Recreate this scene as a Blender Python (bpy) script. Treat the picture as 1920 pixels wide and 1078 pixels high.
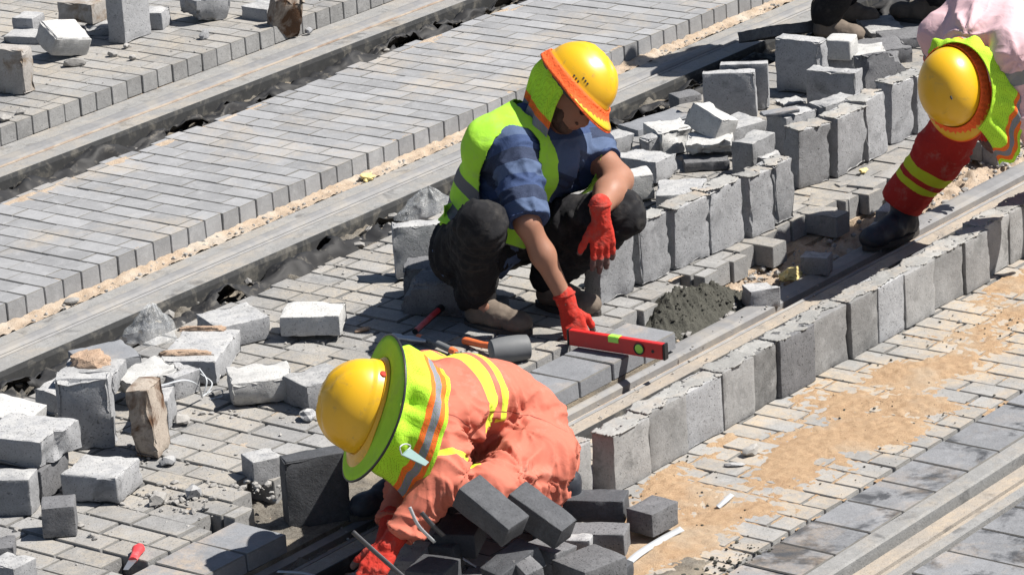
import bpy, bmesh, math, random
import numpy as np
from mathutils import Vector, Matrix
R = math.radians
scene = bpy.context.scene
for o in list(bpy.data.objects): bpy.data.objects.remove(o)
COL = scene.collection

# ------------------------------------------------------------------ camera
CP = np.array([-9.33373749, -9.7316964, 4.38813953]); YAW, PITCH, ROLL, FPX = 0.6685187, 0.32179548, -0.06453594, 7198.13757
_f = np.array([math.cos(PITCH)*math.cos(YAW), math.cos(PITCH)*math.sin(YAW), -math.sin(PITCH)])
_r = np.cross(_f, [0, 0, 1]); _r /= np.linalg.norm(_r); _u = np.cross(_r, _f)
RT = _r*math.cos(ROLL)+_u*math.sin(ROLL); UP = -_r*math.sin(ROLL)+_u*math.cos(ROLL); FW = _f
cam = bpy.data.cameras.new('camera'); cam.sensor_width = 36; cam.lens = FPX/1920*36; cam.clip_end = 500
co = bpy.data.objects.new('camera', cam); COL.objects.link(co)
co.matrix_world = Matrix(((RT[0], UP[0], -FW[0], CP[0]), (RT[1], UP[1], -FW[1], CP[1]), (RT[2], UP[2], -FW[2], CP[2]), (0, 0, 0, 1)))
scene.camera = co
scene.render.resolution_x, scene.render.resolution_y = 1024, 574

# ------------------------------------------------------------------ light
SUN_EL = R(54); az = Vector((0.60, -0.80)).normalized()
SUN = Vector((az.x*math.cos(SUN_EL), az.y*math.cos(SUN_EL), math.sin(SUN_EL)))
w = bpy.data.worlds.new('World'); scene.world = w; w.use_nodes = True
nt = w.node_tree; nt.nodes.clear()
sky = nt.nodes.new('ShaderNodeTexSky'); sky.sky_type = 'NISHITA'; sky.sun_disc = False
sky.sun_elevation = SUN_EL; sky.sun_rotation = math.atan2(SUN.x, SUN.y)
bg = nt.nodes.new('ShaderNodeBackground'); bg.inputs[1].default_value = 0.05
out = nt.nodes.new('ShaderNodeOutputWorld'); nt.links.new(sky.outputs[0], bg.inputs[0]); nt.links.new(bg.outputs[0], out.inputs[0])
sl = bpy.data.lights.new('sun', 'SUN'); sl.energy = 5.0; sl.angle = R(0.53); sl.color = (1, 0.955, 0.89)
so = bpy.data.objects.new('sun', sl); COL.objects.link(so); so.rotation_euler = SUN.to_track_quat('Z', 'Y').to_euler(); so.location = (0, 0, 12)
scene.view_settings.view_transform = 'Standard'; scene.view_settings.look = 'None'
scene.view_settings.exposure = 0.84; scene.view_settings.gamma = 1; scene.view_settings.use_curve_mapping = False

# ------------------------------------------------------------------ helpers
def ray(px, py):
    return FW+RT*(px-960)/FPX+UP*(539-py)/FPX
def G(px, py, z=0.0):            # point of the level z seen there
    d = ray(px, py); return CP+d*((z-CP[2])/d[2])
def PY(px, py, Y):               # point at distance Y across the tracks
    d = ray(px, py); return CP+d*((Y-CP[1])/d[1])
def proj(P):
    d = np.asarray(P, float)-CP; z = d@FW
    return np.stack([960+FPX*(d@RT)/z, 539-FPX*(d@UP)/z], -1)
def V(*a): return np.array(a, float)
def nrm(v): v = np.asarray(v, float); return v/np.linalg.norm(v)

_pr = np.random.RandomState(7); _perm = np.tile(_pr.permutation(256), 3); _gr = _pr.normal(size=(256, 3)); _gr /= np.linalg.norm(_gr, axis=1)[:, None]
def noise(p):
    p = np.asarray(p, float); i = np.floor(p).astype(int); f = p-i; i &= 255
    u = f*f*f*(f*(f*6-15)+10); o = 0
    for dx in (0, 1):
        for dy in (0, 1):
            for dz in (0, 1):
                h = _perm[_perm[_perm[(i[..., 0]+dx) & 255]+((i[..., 1]+dy) & 255)]+((i[..., 2]+dz) & 255)]
                g = _gr[h]; d = f-np.array([dx, dy, dz])
                wgt = (u[..., 0] if dx else 1-u[..., 0])*(u[..., 1] if dy else 1-u[..., 1])*(u[..., 2] if dz else 1-u[..., 2])
                o = o+wgt*np.sum(g*d, -1)
    return o*1.5
def fbm(p, n=4):
    p = np.asarray(p, float); a = 1; s = 0
    for k in range(n): s = s+a*noise(p+k*17.3); p = p*2.03; a *= .5
    return s

def tag(o, label=None, cat=None, group=None, kind=None):
    if label: o['label'] = label
    if cat: o['category'] = cat
    if group: o['group'] = group
    if kind: o['kind'] = kind
    return o
def mk(name, verts, faces, mat, parent=None, smooth=None, loc=None, attrs=None):
    me = bpy.data.meshes.new(name); me.from_pydata([tuple(map(float, v)) for v in verts], [], [tuple(map(int, f)) for f in faces]); me.update()
    if attrs:
        for k, a in attrs.items():
            at = me.attributes.new(k, 'FLOAT', 'POINT'); at.data.foreach_set('value', np.asarray(a, np.float32))
    fin(me, smooth)
    return ob(name, me, mat, parent, loc)
def fin(me, smooth):
    if smooth is not None:
        me.polygons.foreach_set('use_smooth', [True]*len(me.polygons))
        if smooth < 180: me.set_sharp_from_angle(angle=R(smooth))
def ob(name, me, mat, parent=None, loc=None):
    o = bpy.data.objects.new(name, me); COL.objects.link(o)
    if mat and not me.materials: me.materials.append(mat)
    if parent is not None: o.parent = parent
    if loc is not None: o.location = tuple(map(float, loc))
    return o
def empty(name, loc=(0, 0, 0)):
    o = bpy.data.objects.new(name, None); COL.objects.link(o); o.location = tuple(map(float, loc)); o.empty_display_size = .1; return o
def join(parts):                 # [(verts, faces)] -> one
    vs, fs, n = [], [], 0
    for v, f in parts:
        vs.append(np.asarray(v, float)); fs += [tuple(int(i)+n for i in q) for q in f]; n += len(v)
    return np.concatenate(vs), fs
def tube(pts, rad, ns=8, flat=None, caps=True):
    pts = [np.asarray(p, float) for p in pts]; vs, fs = [], []
    rr = rad if hasattr(rad, '__len__') else [rad]*len(pts); up = V(0.13, 0.21, 1)
    for i, p in enumerate(pts):
        t = nrm(pts[min(i+1, len(pts)-1)]-pts[max(i-1, 0)]); a = np.cross(t, up); a = nrm(a); b = np.cross(a, t)
        for k in range(ns):
            an = 2*math.pi*k/ns; fl = 1 if flat is None else flat
            vs.append(p+a*math.cos(an)*rr[i]+b*math.sin(an)*rr[i]*fl)
    for i in range(len(pts)-1):
        for k in range(ns): fs.append((i*ns+k, i*ns+(k+1) % ns, (i+1)*ns+(k+1) % ns, (i+1)*ns+k))
    if caps: fs += [tuple(range(ns))[::-1], tuple(range((len(pts)-1)*ns, len(pts)*ns))]
    return np.array(vs), fs
def boxv(x0, x1, y0, y1, z0, z1):
    v = [(x, y, z) for x in (x0, x1) for y in (y0, y1) for z in (z0, z1)]
    return np.array(v, float), [(0, 1, 3, 2), (4, 6, 7, 5), (0, 4, 5, 1), (2, 3, 7, 6), (0, 2, 6, 4), (1, 5, 7, 3)]
def spline(pts, n=24):
    P = np.array(pts, float); P = np.vstack([2*P[0]-P[1], P, 2*P[-1]-P[-2]]); o = []
    m = len(P)-3
    for i in range(m):
        for t in np.linspace(0, 1, max(2, n//m), endpoint=(i == m-1)):
            a, b, c, d = P[i:i+4]
            o.append(.5*((2*b)+(c-a)*t+(2*a-5*b+4*c-d)*t*t+(3*b-a-3*c+d)*t**3))
    return o

# ------------------------------------------------------------------ materials
class NT:
    def __init__(s, name):
        s.m = bpy.data.materials.new(name); s.m.use_nodes = True; s.t = s.m.node_tree; s.t.nodes.clear()
        s.o = s.n('ShaderNodeOutputMaterial'); s.b = s.n('ShaderNodeBsdfPrincipled'); s.l(s.b.outputs[0], s.o.inputs[0])
    def n(s, t, **k):
        x = s.t.nodes.new(t)
        for a, v in k.items(): setattr(x, a, v)
        return x
    def l(s, a, b): s.t.links.new(a, b)
    def val(s, x, sock):
        if hasattr(x, 'is_linked') or hasattr(x, 'links'): s.l(x, sock)
        else: sock.default_value = x
    def math(s, op, a, b=0.0, c=None, clamp=False):
        m = s.n('ShaderNodeMath', operation=op); m.use_clamp = clamp; s.val(a, m.inputs[0]); s.val(b, m.inputs[1])
        if c is not None: s.val(c, m.inputs[2])
        return m.outputs[0]
    def mix(s, f, a, b, mode='MIX'):
        m = s.n('ShaderNodeMix', data_type='RGBA', blend_type=mode); s.val(f, m.inputs[0])
        for x, i in ((a, 6), (b, 7)):
            if isinstance(x, tuple): m.inputs[i].default_value = (*x[:3], 1)
            else: s.l(x, m.inputs[i])
        return m.outputs[2]
    def noise(s, vec, scale, detail=3, rough=.55, dist=0):
        n = s.n('ShaderNodeTexNoise'); s.l(vec, n.inputs['Vector']); n.inputs['Scale'].default_value = scale; n.inputs['Detail'].default_value = detail; n.inputs['Roughness'].default_value = rough; n.inputs['Distortion'].default_value = dist
        return n.outputs[0]
    def ramp(s, x, lo, hi):
        m = s.n('ShaderNodeMapRange'); m.clamp = True; s.l(x, m.inputs[0]); m.inputs[1].default_value = lo; m.inputs[2].default_value = hi
        return m.outputs[0]
    def bump(s, h, strength=.3, dist=.002, prev=None):
        b = s.n('ShaderNodeBump'); b.inputs['Strength'].default_value = strength; b.inputs['Distance'].default_value = dist; s.l(h, b.inputs['Height'])
        if prev is not None: s.l(prev, b.inputs['Normal'])
        return b.outputs[0]
    def objco(s):
        tc = s.n('ShaderNodeTexCoord'); oi = s.n('ShaderNodeObjectInfo'); m = s.n('ShaderNodeVectorMath', operation='ADD')
        k = s.math('MULTIPLY', oi.outputs['Random'], 57.0); cx = s.n('ShaderNodeCombineXYZ')
        for i in range(3): s.l(k, cx.inputs[i])
        s.l(tc.outputs['Object'], m.inputs[0]); s.l(cx.outputs[0], m.inputs[1]); s.rand = oi.outputs['Random']
        return m.outputs[0]
    def world(s): return s.n('ShaderNodeNewGeometry').outputs['Position']
    def attr(s, name): return s.n('ShaderNodeAttribute', attribute_name=name).outputs['Fac']

def concrete(name, col, var=.18, tint=0.0, tintcol=(.50, .37, .24), pits=.5, rough=.88, dust=0.0, tscale=2.2, tlo=.5, thi=.72, stain=None, speck=.25):
    m = NT(name); v = m.objco(); wv = m.world()
    big = m.noise(v, 9, 4, .6); fine = m.noise(v, 160, 3, .7); mid = m.noise(v, 38, 3, .6)
    k = m.math('ADD', m.math('MULTIPLY', m.math('SUBTRACT', m.rand, .5), var*1.3), m.math('MULTIPLY', m.math('SUBTRACT', big, .5), var*2.0))
    k = m.math('ADD', k, m.math('MULTIPLY', m.math('SUBTRACT', fine, .5), speck*1.6)); k = m.math('ADD', k, m.math('MULTIPLY', m.math('SUBTRACT', mid, .5), speck))
    k = m.math('ADD', k, 1.0)
    vm = m.n('ShaderNodeVectorMath', operation='SCALE'); vm.inputs[0].default_value = col; m.l(k, vm.inputs['Scale'])
    c = vm.outputs[0]
    # cement bloom
    c = m.mix(m.math('MULTIPLY', m.ramp(m.noise(v, 14, 5, .7, .6), .52, .75), .45), c, tuple(min(.75, x*1.45+.04) for x in col))
    if stain: c = m.mix(m.ramp(m.noise(v, 7, 4, .65, .4), stain[1], stain[1]+.12), c, stain[0])
    if tint > 0:
        t = m.ramp(m.noise(wv, tscale, 6, .62, .4), tlo, thi); g = m.ramp(m.noise(wv, 45, 3, .7), .25, .6)
        nz = m.n('ShaderNodeSeparateXYZ'); m.l(m.n('ShaderNodeNewGeometry').outputs['Normal'], nz.inputs[0])
        up = m.ramp(nz.outputs[2], .3, .8)
        c = m.mix(m.math('MULTIPLY', m.math('MULTIPLY', m.math('MULTIPLY', t, g), up), tint), c, tintcol)
    if dust > 0:
        nz = m.n('ShaderNodeSeparateXYZ'); m.l(m.n('ShaderNodeNewGeometry').outputs['Normal'], nz.inputs[0])
        c = m.mix(m.math('MULTIPLY', m.math('MULTIPLY', m.ramp(nz.outputs[2], .5, .9), m.ramp(m.noise(v, 17, 6, .72), .34, .60)), dust), c, (.47, .465, .45))
    pit = m.math('MAXIMUM', m.ramp(m.noise(v, 170, 2, .5), .62, .70), m.ramp(m.noise(v, 70, 2, .5), .69, .74))
    if pits > 0:
        pm = m.math('MULTIPLY', pit, min(1, pits)); c = m.mix(pm, c, tuple(x*.42 for x in col))
    m.l(c, m.b.inputs['Base Color']); m.b.inputs['Roughness'].default_value = rough; m.b.inputs['Specular IOR Level'].default_value = .25
    h = m.math('SUBTRACT', m.math('ADD', m.math('MULTIPLY', fine, .5), m.math('MULTIPLY', mid, .8)), m.math('MULTIPLY', pit, pits*1.2))
    m.l(m.bump(h, .55, .004), m.b.inputs['Normal'])
    return m.m
def plain(name, col, rough=.6, metal=0.0, var=.1, scale=40, bump=.15, spec=.4, coat=0.0, dirt=None, dscale=9, dlo=.55):
    m = NT(name); v = m.objco(); n1 = m.noise(v, scale, 4, .6); n2 = m.noise(v, scale*.2, 3, .6)
    k = m.math('ADD', m.math('MULTIPLY', m.math('SUBTRACT', m.math('ADD', n1, n2), 1.0), var*2), 1.0)
    vm = m.n('ShaderNodeVectorMath', operation='SCALE'); vm.inputs[0].default_value = col; m.l(k, vm.inputs['Scale']); c = vm.outputs[0]
    if dirt: c = m.mix(m.math('MULTIPLY', m.ramp(m.noise(v, dscale, 5, .68, .5), dlo, dlo+.16), dirt[3]), c, dirt[:3])
    m.l(c, m.b.inputs['Base Color']); m.b.inputs['Roughness'].default_value = rough; m.b.inputs['Metallic'].default_value = metal
    m.b.inputs['Specular IOR Level'].default_value = spec; m.b.inputs['Coat Weight'].default_value = coat; m.b.inputs['Coat Roughness'].default_value = .15
    if bump: m.l(m.bump(n1, bump, .004), m.b.inputs['Normal'])
    return m.m
def granular(name, col, dark, scale=220, bump=.8, patch=None):
    m = NT(name); v = m.world(); n1 = m.noise(v, scale, 4, .75); n2 = m.noise(v, scale*.13, 4, .65); n3 = m.noise(v, 5, 3, .6)
    c = m.mix(m.ramp(m.math('ADD', m.math('MULTIPLY', n1, .55), m.math('MULTIPLY', n2, .45)), .32, .58), dark, col)
    if patch: c = m.mix(m.math('MULTIPLY', m.ramp(n3, .5, .68), patch[3]), c, patch[:3])
    m.l(c, m.b.inputs['Base Color']); m.b.inputs['Roughness'].default_value = .95; m.b.inputs['Specular IOR Level'].default_value = .1
    m.l(m.bump(m.math('ADD', n1, n2), bump, .006), m.b.inputs['Normal'])
    return m.m
def cloth(name, col, stripes=(), rough=.88, weave=700, wr=.5, var=.12, mesh=False, dirt=None, wscale=14, fade=None):
    # stripes: (attribute, lo, hi, colour)
    m = NT(name); tc = m.n('ShaderNodeTexCoord'); v = tc.outputs['Object']
    n2 = m.noise(v, 11, 4, .6); k = m.math('ADD', m.math('MULTIPLY', m.math('SUBTRACT', n2, .5), var*2), 1.0)
    vm = m.n('ShaderNodeVectorMath', operation='SCALE'); vm.inputs[0].default_value = col; m.l(k, vm.inputs['Scale']); c = vm.outputs[0]
    if fade: c = m.mix(m.math('MULTIPLY', m.ramp(m.noise(v, 4, 3, .6), .4, .65), fade[3]), c, fade[:3])
    if dirt: c = m.mix(m.math('MULTIPLY', m.ramp(m.noise(v, 16, 5, .7), .5, .72), dirt[3]), c, dirt[:3])
    for a, lo, hi, sc in stripes:
        x = m.attr(a); f = m.math('MULTIPLY', m.math('GREATER_THAN', x, lo), m.math('LESS_THAN', x, hi)); c = m.mix(f, c, sc)
    h2 = m.noise(v, wscale, 5, .55, .8); h1 = m.noise(v, weave, 1, .5)
    if mesh:
        vo = m.n('ShaderNodeTexVoronoi'); m.l(v, vo.inputs['Vector']); vo.inputs['Scale'].default_value = 210; vo.inputs['Randomness'].default_value = .25
        d = m.ramp(vo.outputs['Distance'], .22, .34); c = m.mix(m.math('SUBTRACT', 1.0, d), c, tuple(x*.35 for x in col))
    m.l(c, m.b.inputs['Base Color']); m.b.inputs['Roughness'].default_value = rough; m.b.inputs['Specular IOR Level'].default_value = .2
    m.l(m.bump(h1, .12, .001, m.bump(h2, wr, .012)), m.b.inputs['Normal'])
    return m.m

M = {}
M['paver'] = concrete('grey_paver', (.238, .241, .248), var=.22, tint=.8, tintcol=(.40, .33, .24), tscale=1.7, tlo=.50, thi=.72, pits=.15, speck=.16)
M['paver_dusty'] = concrete('dusty_paver', (.225, .224, .222), var=.24, tint=.8, tintcol=(.36, .315, .25), tscale=2.3, tlo=.41, thi=.66, pits=.5, speck=.32)
M['paver_sandy'] = concrete('sandy_paver', (.255, .252, .245), var=.2, tint=.85, tintcol=(.42, .335, .235), tscale=2.6, tlo=.44, thi=.62, pits=.3, speck=.28)
M['joint'] = concrete('shaded_paver_edge', (.125, .121, .113), var=.2, pits=0, speck=.3)  # joint shadows painted as a dark colour on the bevelled edges
M['slab'] = concrete('dark_slab', (.185, .19, .20), var=.25, tint=.35, tscale=4, pits=.2, speck=.35, stain=((.055, .058, .064), .50), rough=.75)
M['slab_grey'] = concrete('grey_slab', (.18, .187, .20), var=.2, tint=.5, tscale=3, pits=.2, speck=.25)
M['kerb'] = concrete('kerb_concrete', (.215, .214, .212), var=.5, pits=.5, speck=.30, stain=((.155, .155, .153), .54))
M['block'] = concrete('block_concrete', (.245, .249, .258), var=.28, pits=.8, speck=.38, dust=.55, stain=((.165, .168, .175), .57))
M['block_pale'] = concrete('pale_concrete', (.36, .36, .355), var=.2, pits=.6, speck=.35, dust=.8)
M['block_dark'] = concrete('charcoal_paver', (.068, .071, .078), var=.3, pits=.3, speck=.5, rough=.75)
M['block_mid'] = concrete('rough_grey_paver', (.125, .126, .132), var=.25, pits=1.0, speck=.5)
M['block_rust'] = concrete('rusty_concrete', (.30, .26, .22), var=.2, pits=.6, speck=.4, stain=((.095, .052, .03), .46))
M['block_tan'] = concrete('tan_concrete', (.33, .31, .29), var=.2, pits=.5, speck=.3, stain=((.19, .145, .105), .50))
M['crust'] = concrete('mortar_crust', (.26, .258, .248), var=.2, pits=.3, speck=.3, tint=.4, tscale=6)
M['sand'] = granular('sand', (.46, .325, .205), (.28, .175, .10), 260, 1.0, patch=(.43, .345, .255, .7))
M['sand_pale'] = granular('pale_sand', (.44, .36, .28), (.29, .21, .145), 200, .9, patch=(.46, .41, .35, .8))
M['dirt'] = granular('dirt', (.20, .185, .16), (.07, .06, .05), 160, 1.0, patch=(.36, .30, .22, .6))
M['base'] = granular('subgrade', (.40, .32, .24), (.22, .16, .11), 120, 1.0)
M['mortar_wet'] = granular('wet_mortar', (.085, .084, .072), (.030, .030, .026), 130, 1.0)
M['lump'] = granular('sandy_mortar', (.46, .34, .25), (.30, .20, .14), 190, 1.0)
M['stone'] = concrete('stone', (.27, .262, .25), var=.25, pits=.2, speck=.4)
M['rail_bed'] = concrete('rail_shoulder', (.225, .224, .22), var=.05, pits=.3, speck=.3, tint=.6, tintcol=(.36, .31, .245), tscale=5, tlo=.45, thi=.7, stain=((.12, .12, .12), .56))
M['rail_sandy'] = concrete('sandy_shoulder', (.27, .245, .215), var=.05, pits=.3, speck=.35, tint=.7, tintcol=(.40, .33, .25), tscale=6, tlo=.42, thi=.62, stain=((.15, .14, .13), .57))
M['rail_steel'] = plain('rail_steel', (.19, .19, .193), .68, .1, .22, 30, .25, dirt=(.27, .25, .22, .6), dscale=6, dlo=.46)
M['rail_rust'] = plain('rail_rust', (.20, .148, .112), .8, 0, .3, 40, .3, dirt=(.29, .25, .205, .8), dscale=8, dlo=.42)
M['rubber'] = plain('rubber_jacket', (.040, .041, .042), .6, 0, .3, 30, .4, dirt=(.16, .15, .13, .7), dscale=12, dlo=.5)
M['film'] = plain('black_film', (.022, .022, .023), .62, 0, .3, 20, .2, spec=.25, dirt=(.17, .155, .13, .7), dscale=18, dlo=.55)
M['strap_white'] = plain('white_strap', (.40, .42, .44), .45)
M['strap_dark'] = plain('dark_strap', (.06, .06, .065), .4)
# ------------------------------------------------------------------ the setting
ZL = -0.08                                    # level of the rails and of the finished paving
tag(mk('ground', *boxv(-60, 60, -60, 60, -.5, -.22), M['base']), kind='structure')

def hfield(name, x0, x1, y0, y1, res, fn, mat, kind='stuff', label=None, cat=None, keep=None, smooth=180):
    nx = int((x1-x0)/res)+1; ny = int((y1-y0)/res)+1
    X, Y = np.meshgrid(np.linspace(x0, x1, nx), np.linspace(y0, y1, ny), indexing='ij')
    Z = fn(X, Y); vs = np.stack([X, Y, Z], -1).reshape(-1, 3); idx = np.arange(nx*ny).reshape(nx, ny)
    f = np.stack([idx[:-1, :-1], idx[1:, :-1], idx[1:, 1:], idx[:-1, 1:]], -1).reshape(-1, 4)
    if keep is not None:
        k = keep(X, Y, Z).reshape(-1); f = f[k[f].any(1)]
        used = np.unique(f); re = np.full(len(vs), -1); re[used] = np.arange(len(used)); vs = vs[used]; f = re[f]
    o = mk(name, vs, f, mat, smooth=smooth); tag(o, label, cat, kind=kind); return o
def N2(X, Y, s, z=0.0, n=4): return fbm(np.stack([X*s, Y*s, np.full_like(X, z)], -1), n)

rng = random.Random(4)
# ---- paver meshes (shared)
def paver_mesh(lx, ly, lz, seed, bev=.0028, jit=.0012):
    bm = bmesh.new(); bmesh.ops.create_cube(bm, size=1); r = random.Random(seed)
    for v in bm.verts: v.co = Vector((v.co.x*lx+r.uniform(-jit, jit), v.co.y*ly+r.uniform(-jit, jit), v.co.z*lz+r.uniform(-jit, jit)*.6))
    ed = [e for e in bm.edges if (e.verts[0].co.z+e.verts[1].co.z) > -lz*.4]
    bmesh.ops.bevel(bm, geom=ed, offset=bev, segments=1, affect='EDGES', profile=.6)
    bm.normal_update(); me = bpy.data.meshes.new('paver')
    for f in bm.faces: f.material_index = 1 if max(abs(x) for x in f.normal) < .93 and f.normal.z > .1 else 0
    bm.to_mesh(me); bm.free(); return me
_pm = {}
def pmesh(lx, ly, lz, mat, k):
    key = (round(lx, 3), round(ly, 2), lz, mat.name, k)
    if key not in _pm:
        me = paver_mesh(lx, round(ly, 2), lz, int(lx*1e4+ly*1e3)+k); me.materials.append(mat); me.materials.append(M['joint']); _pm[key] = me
    return _pm[key]
def pave(name, label, x0, x1, y0, y1, ztop, mat, gap=.005, skip=None, edge=None, seed=1, lz=.08, zj=.0015, bedmat='base', front=None):
    """rows of pavers across the track, the front end of every row on y0; every paver in view its own part"""
    bed = mk(name, *boxv(x0, x1, y0+.006, y1-.006, -.215, ztop-lz-.003), M[bedmat]); tag(bed, kind='structure')
    r = random.Random(seed); rest = []; cand = []
    n0 = int(round(x0/.1)); n1 = int(round(x1/.1)); off = 0
    for i in range(n0, n1):
        xc = i*.1+.05; ys = y0 if front is None else front(xc, r); off = (.1*(i % 2)+r.uniform(-.012, .012)) % .2
        y = ys; first = max(.06, .2-off) if off > .01 else .2
        while y < y1-.03:
            l = first if y == ys else .2
            l = min(l, y1-y)
            if edge and y1-y-l < .2: l = max(.05, l-r.choice((0, 0, .02, .05, .08)))
            c = (xc, y+l/2)
            if not (skip and skip(*c)): cand.append((xc+r.uniform(-.0012, .0012), y+l/2, l, r.uniform(-zj, zj), r.uniform(-.007, .007), r.randrange(4), r.uniform(-.004, .004), r.uniform(-.004, .004)))
            y += l if l >= .05 else 1
    P = proj(np.array([(c[0], c[1], ztop) for c in cand]))
    vis = (P[:, 0] > -70) & (P[:, 0] < 1990) & (P[:, 1] > -60) & (P[:, 1] < 1140)
    order = [k for k in np.argsort(-P[:, 1]) if vis[k]][:300]; vis = np.zeros(len(cand), bool); vis[order] = True
    for k, c in enumerate(cand):
        me = pmesh(.1-gap, c[2]-gap, lz, mat, c[5])
        if vis[k]:
            o = ob('paver', me, None, bed, (c[0], c[1], ztop-lz/2+c[3])); o.rotation_euler = (c[6], c[7], c[4])
        else:
            v, f = boxv(c[0]-.05+gap/2, c[0]+.05-gap/2, c[1]-c[2]/2+gap/2, c[1]+c[2]/2-gap/2, ztop-lz, ztop+c[3]); rest.append((v, f))
    if rest:
        o = mk('outlying_pavers', *join(rest), mat, bed); o['kind'] = 'stuff'
    return bed
strip0 = pave('far_pavement', '', -3.0, 9.0, 1.70, 4.6, 0, M['paver_dusty'], seed=3)
strip1 = pave('walkway_pavement', '', -3.0, 9.0, 0.0, 0.93, 0, M['paver'], edge=True, seed=5)
tips = np.array([(-3, -2.15), (-1.0, -2.16), (0.876, -2.122), (0.964, -2.133), (1.174, -2.112), (1.336, -2.09), (1.537, -2.085), (1.651, -2.135), (1.858, -2.115), (1.946, -2.121), (2.102, -2.1), (2.238, -2.14), (2.429, -2.104), (2.504, -2.119), (9, -2.1)])
def front2(x, r):
    y = np.interp(x, tips[:, 0], tips[:, 1])
    return y if x < .7 else y+r.choice((0, 0, -.03, .035, -.055, .05))
holes = [(-1.22, -2.10, .055, .06), (-1.02, -2.12, .06, .05), (-1.62, -2.12, .06, .06)]
def skip2(x, y):
    if any(abs(x-a) < c and abs(y-b) < d for a, b, c, d in holes): return True
    if -1.02 < x < -.02 and y < -2.02: return True        # dug out where the man kneels
    return False
strip2 = pave('work_area_pavement', '', -3.0, 9.0, -2.12, -.755, 0, M['paver_dusty'], edge=True, seed=8, skip=skip2, front=front2, zj=.003, gap=.0065)
strip3 = pave('sandy_pavement', '', -2.6, 6.0, -3.62, -2.62, ZL, M['paver_sandy'], seed=12, zj=.0015, gap=.0065)
def slabs(name, x0, x1, y0, y1, ztop, mat, lz, pitch, parent=None, seed=1, skip=()):
    bed = mk(name, *boxv(x0, x1, y0+.004, y1-.004, -.216, ztop-lz-.003), M['dirt']); tag(bed, kind='structure')
    r = random.Random(seed); x = x0; k = 0
    while x < x1-.05:
        if not any(a < x+pitch/2 < b for a, b in skip):
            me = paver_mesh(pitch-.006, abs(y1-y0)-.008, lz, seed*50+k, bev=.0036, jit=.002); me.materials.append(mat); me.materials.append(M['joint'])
            o = ob('slab', me, None, bed, (x+pitch/2, (y0+y1)/2, ztop-lz/2+r.uniform(-.002, .002))); o.rotation_euler = (r.uniform(-.006, .006), r.uniform(-.006, .006), r.uniform(-.006, .006))
        x += pitch; k += 1
    return bed
slabs('drain_side_slabs', -2.33, 3.2, -3.842, -3.628, ZL, M['slab'], .06, .194, seed=2)
slabs('near_slab_pavement', -2.4, 2.6, -4.45, -4.105, ZL, M['slab'], .06, .20, seed=6)
slabs('outer_slab_pavement', -2.4, 2.6, -4.82, -4.455, ZL, M['slab'], .06, .20, seed=7)
slabs('edge_slab_course', -1.77-.19*4, .80, -2.372, -2.155, -.006, M['slab_grey'], .058, .19, seed=9, skip=((-1.2, .06),))

# ---- rails
def prism(prof, x0, x1, n=1):
    xs = np.linspace(x0, x1, n+1); m = len(prof); vs = [(x, y, z) for x in xs for y, z in prof]; fs = []
    for i in range(n):
        for k in range(m): fs.append((i*m+k, (i+1)*m+k, (i+1)*m+(k+1) % m, i*m+(k+1) % m))
    fs += [tuple(range(m)), tuple(range(n*m, n*m+m))[::-1]]
    return np.array(vs, float), fs
X0, X1 = -3.4, 10
def rail(label, yb, yh0, yh1, yl, yf, zt, steel='rail_steel', lip='rail_steel', sh='rail_bed', sh2=None, fill=None):
    e = empty('tram_rail', (0, (yb+yf)/2, -.2)); e.location = (0, 0, 0); tag(e, label, 'rail', None)
    p = lambda n, prof, m: mk(n, *prism(prof, X0, X1), M[m], e)
    zb = -.218
    p('back_shoulder', [(yb, zt), (yb, zb), (yh0+.002, zb), (yh0+.002, zt)], sh)
    p('rail_head', [(yh0, zt+.002), (yh0, zb+.01), (yh1, zb+.01), (yh1, zt-.012), (yh1+(yh0-yh1)*.25, zt-.003), (yh0-(yh0-yh1)*.2, zt+.003)], steel)
    p('groove_floor', [(yh1-.001, zt-.034), (yh1-.001, zb+.012), (yl+.001, zb+.012), (yl+.001, zt-.030)], fill or 'rail_steel')
    p('guard_lip', [(yl, zt-.001), (yl, zb+.011), (yl-.016, zb+.011), (yl-.016, zt-.001), (yl-.008, zt+.004)], lip)
    p('front_shoulder', [(yl-.0165, zt-.003), (yl-.0165, zb+.002), (yf+.006, zb+.002), (yf+.006, zt-.004)], sh2 or sh)
    p('rubber_jacket', [(yf+.0055, zt-.002), (yf+.0055, zb+.003), (yf, zb+.003), (yf-.004, zt-.02), (yf, zt-.002)], 'rubber')
    return e
rail('rusty brown grooved rail between the far paving and the walkway', 1.695, 1.585, 1.515, 1.492, 1.372, ZL, lip='rail_rust', fill='dirt')
rail('grey grooved rail running behind the squatting man beside the walkway edge', -.078, -.150, -.190, -.222, -.345, ZL, fill='dirt')
rail('sandy rail under the dark boot behind the upright kerb blocks', -2.318, -2.321, -2.392, -2.452, -2.537, ZL, steel='rail_steel', fill='sand_pale', sh2='rail_sandy')
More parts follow.
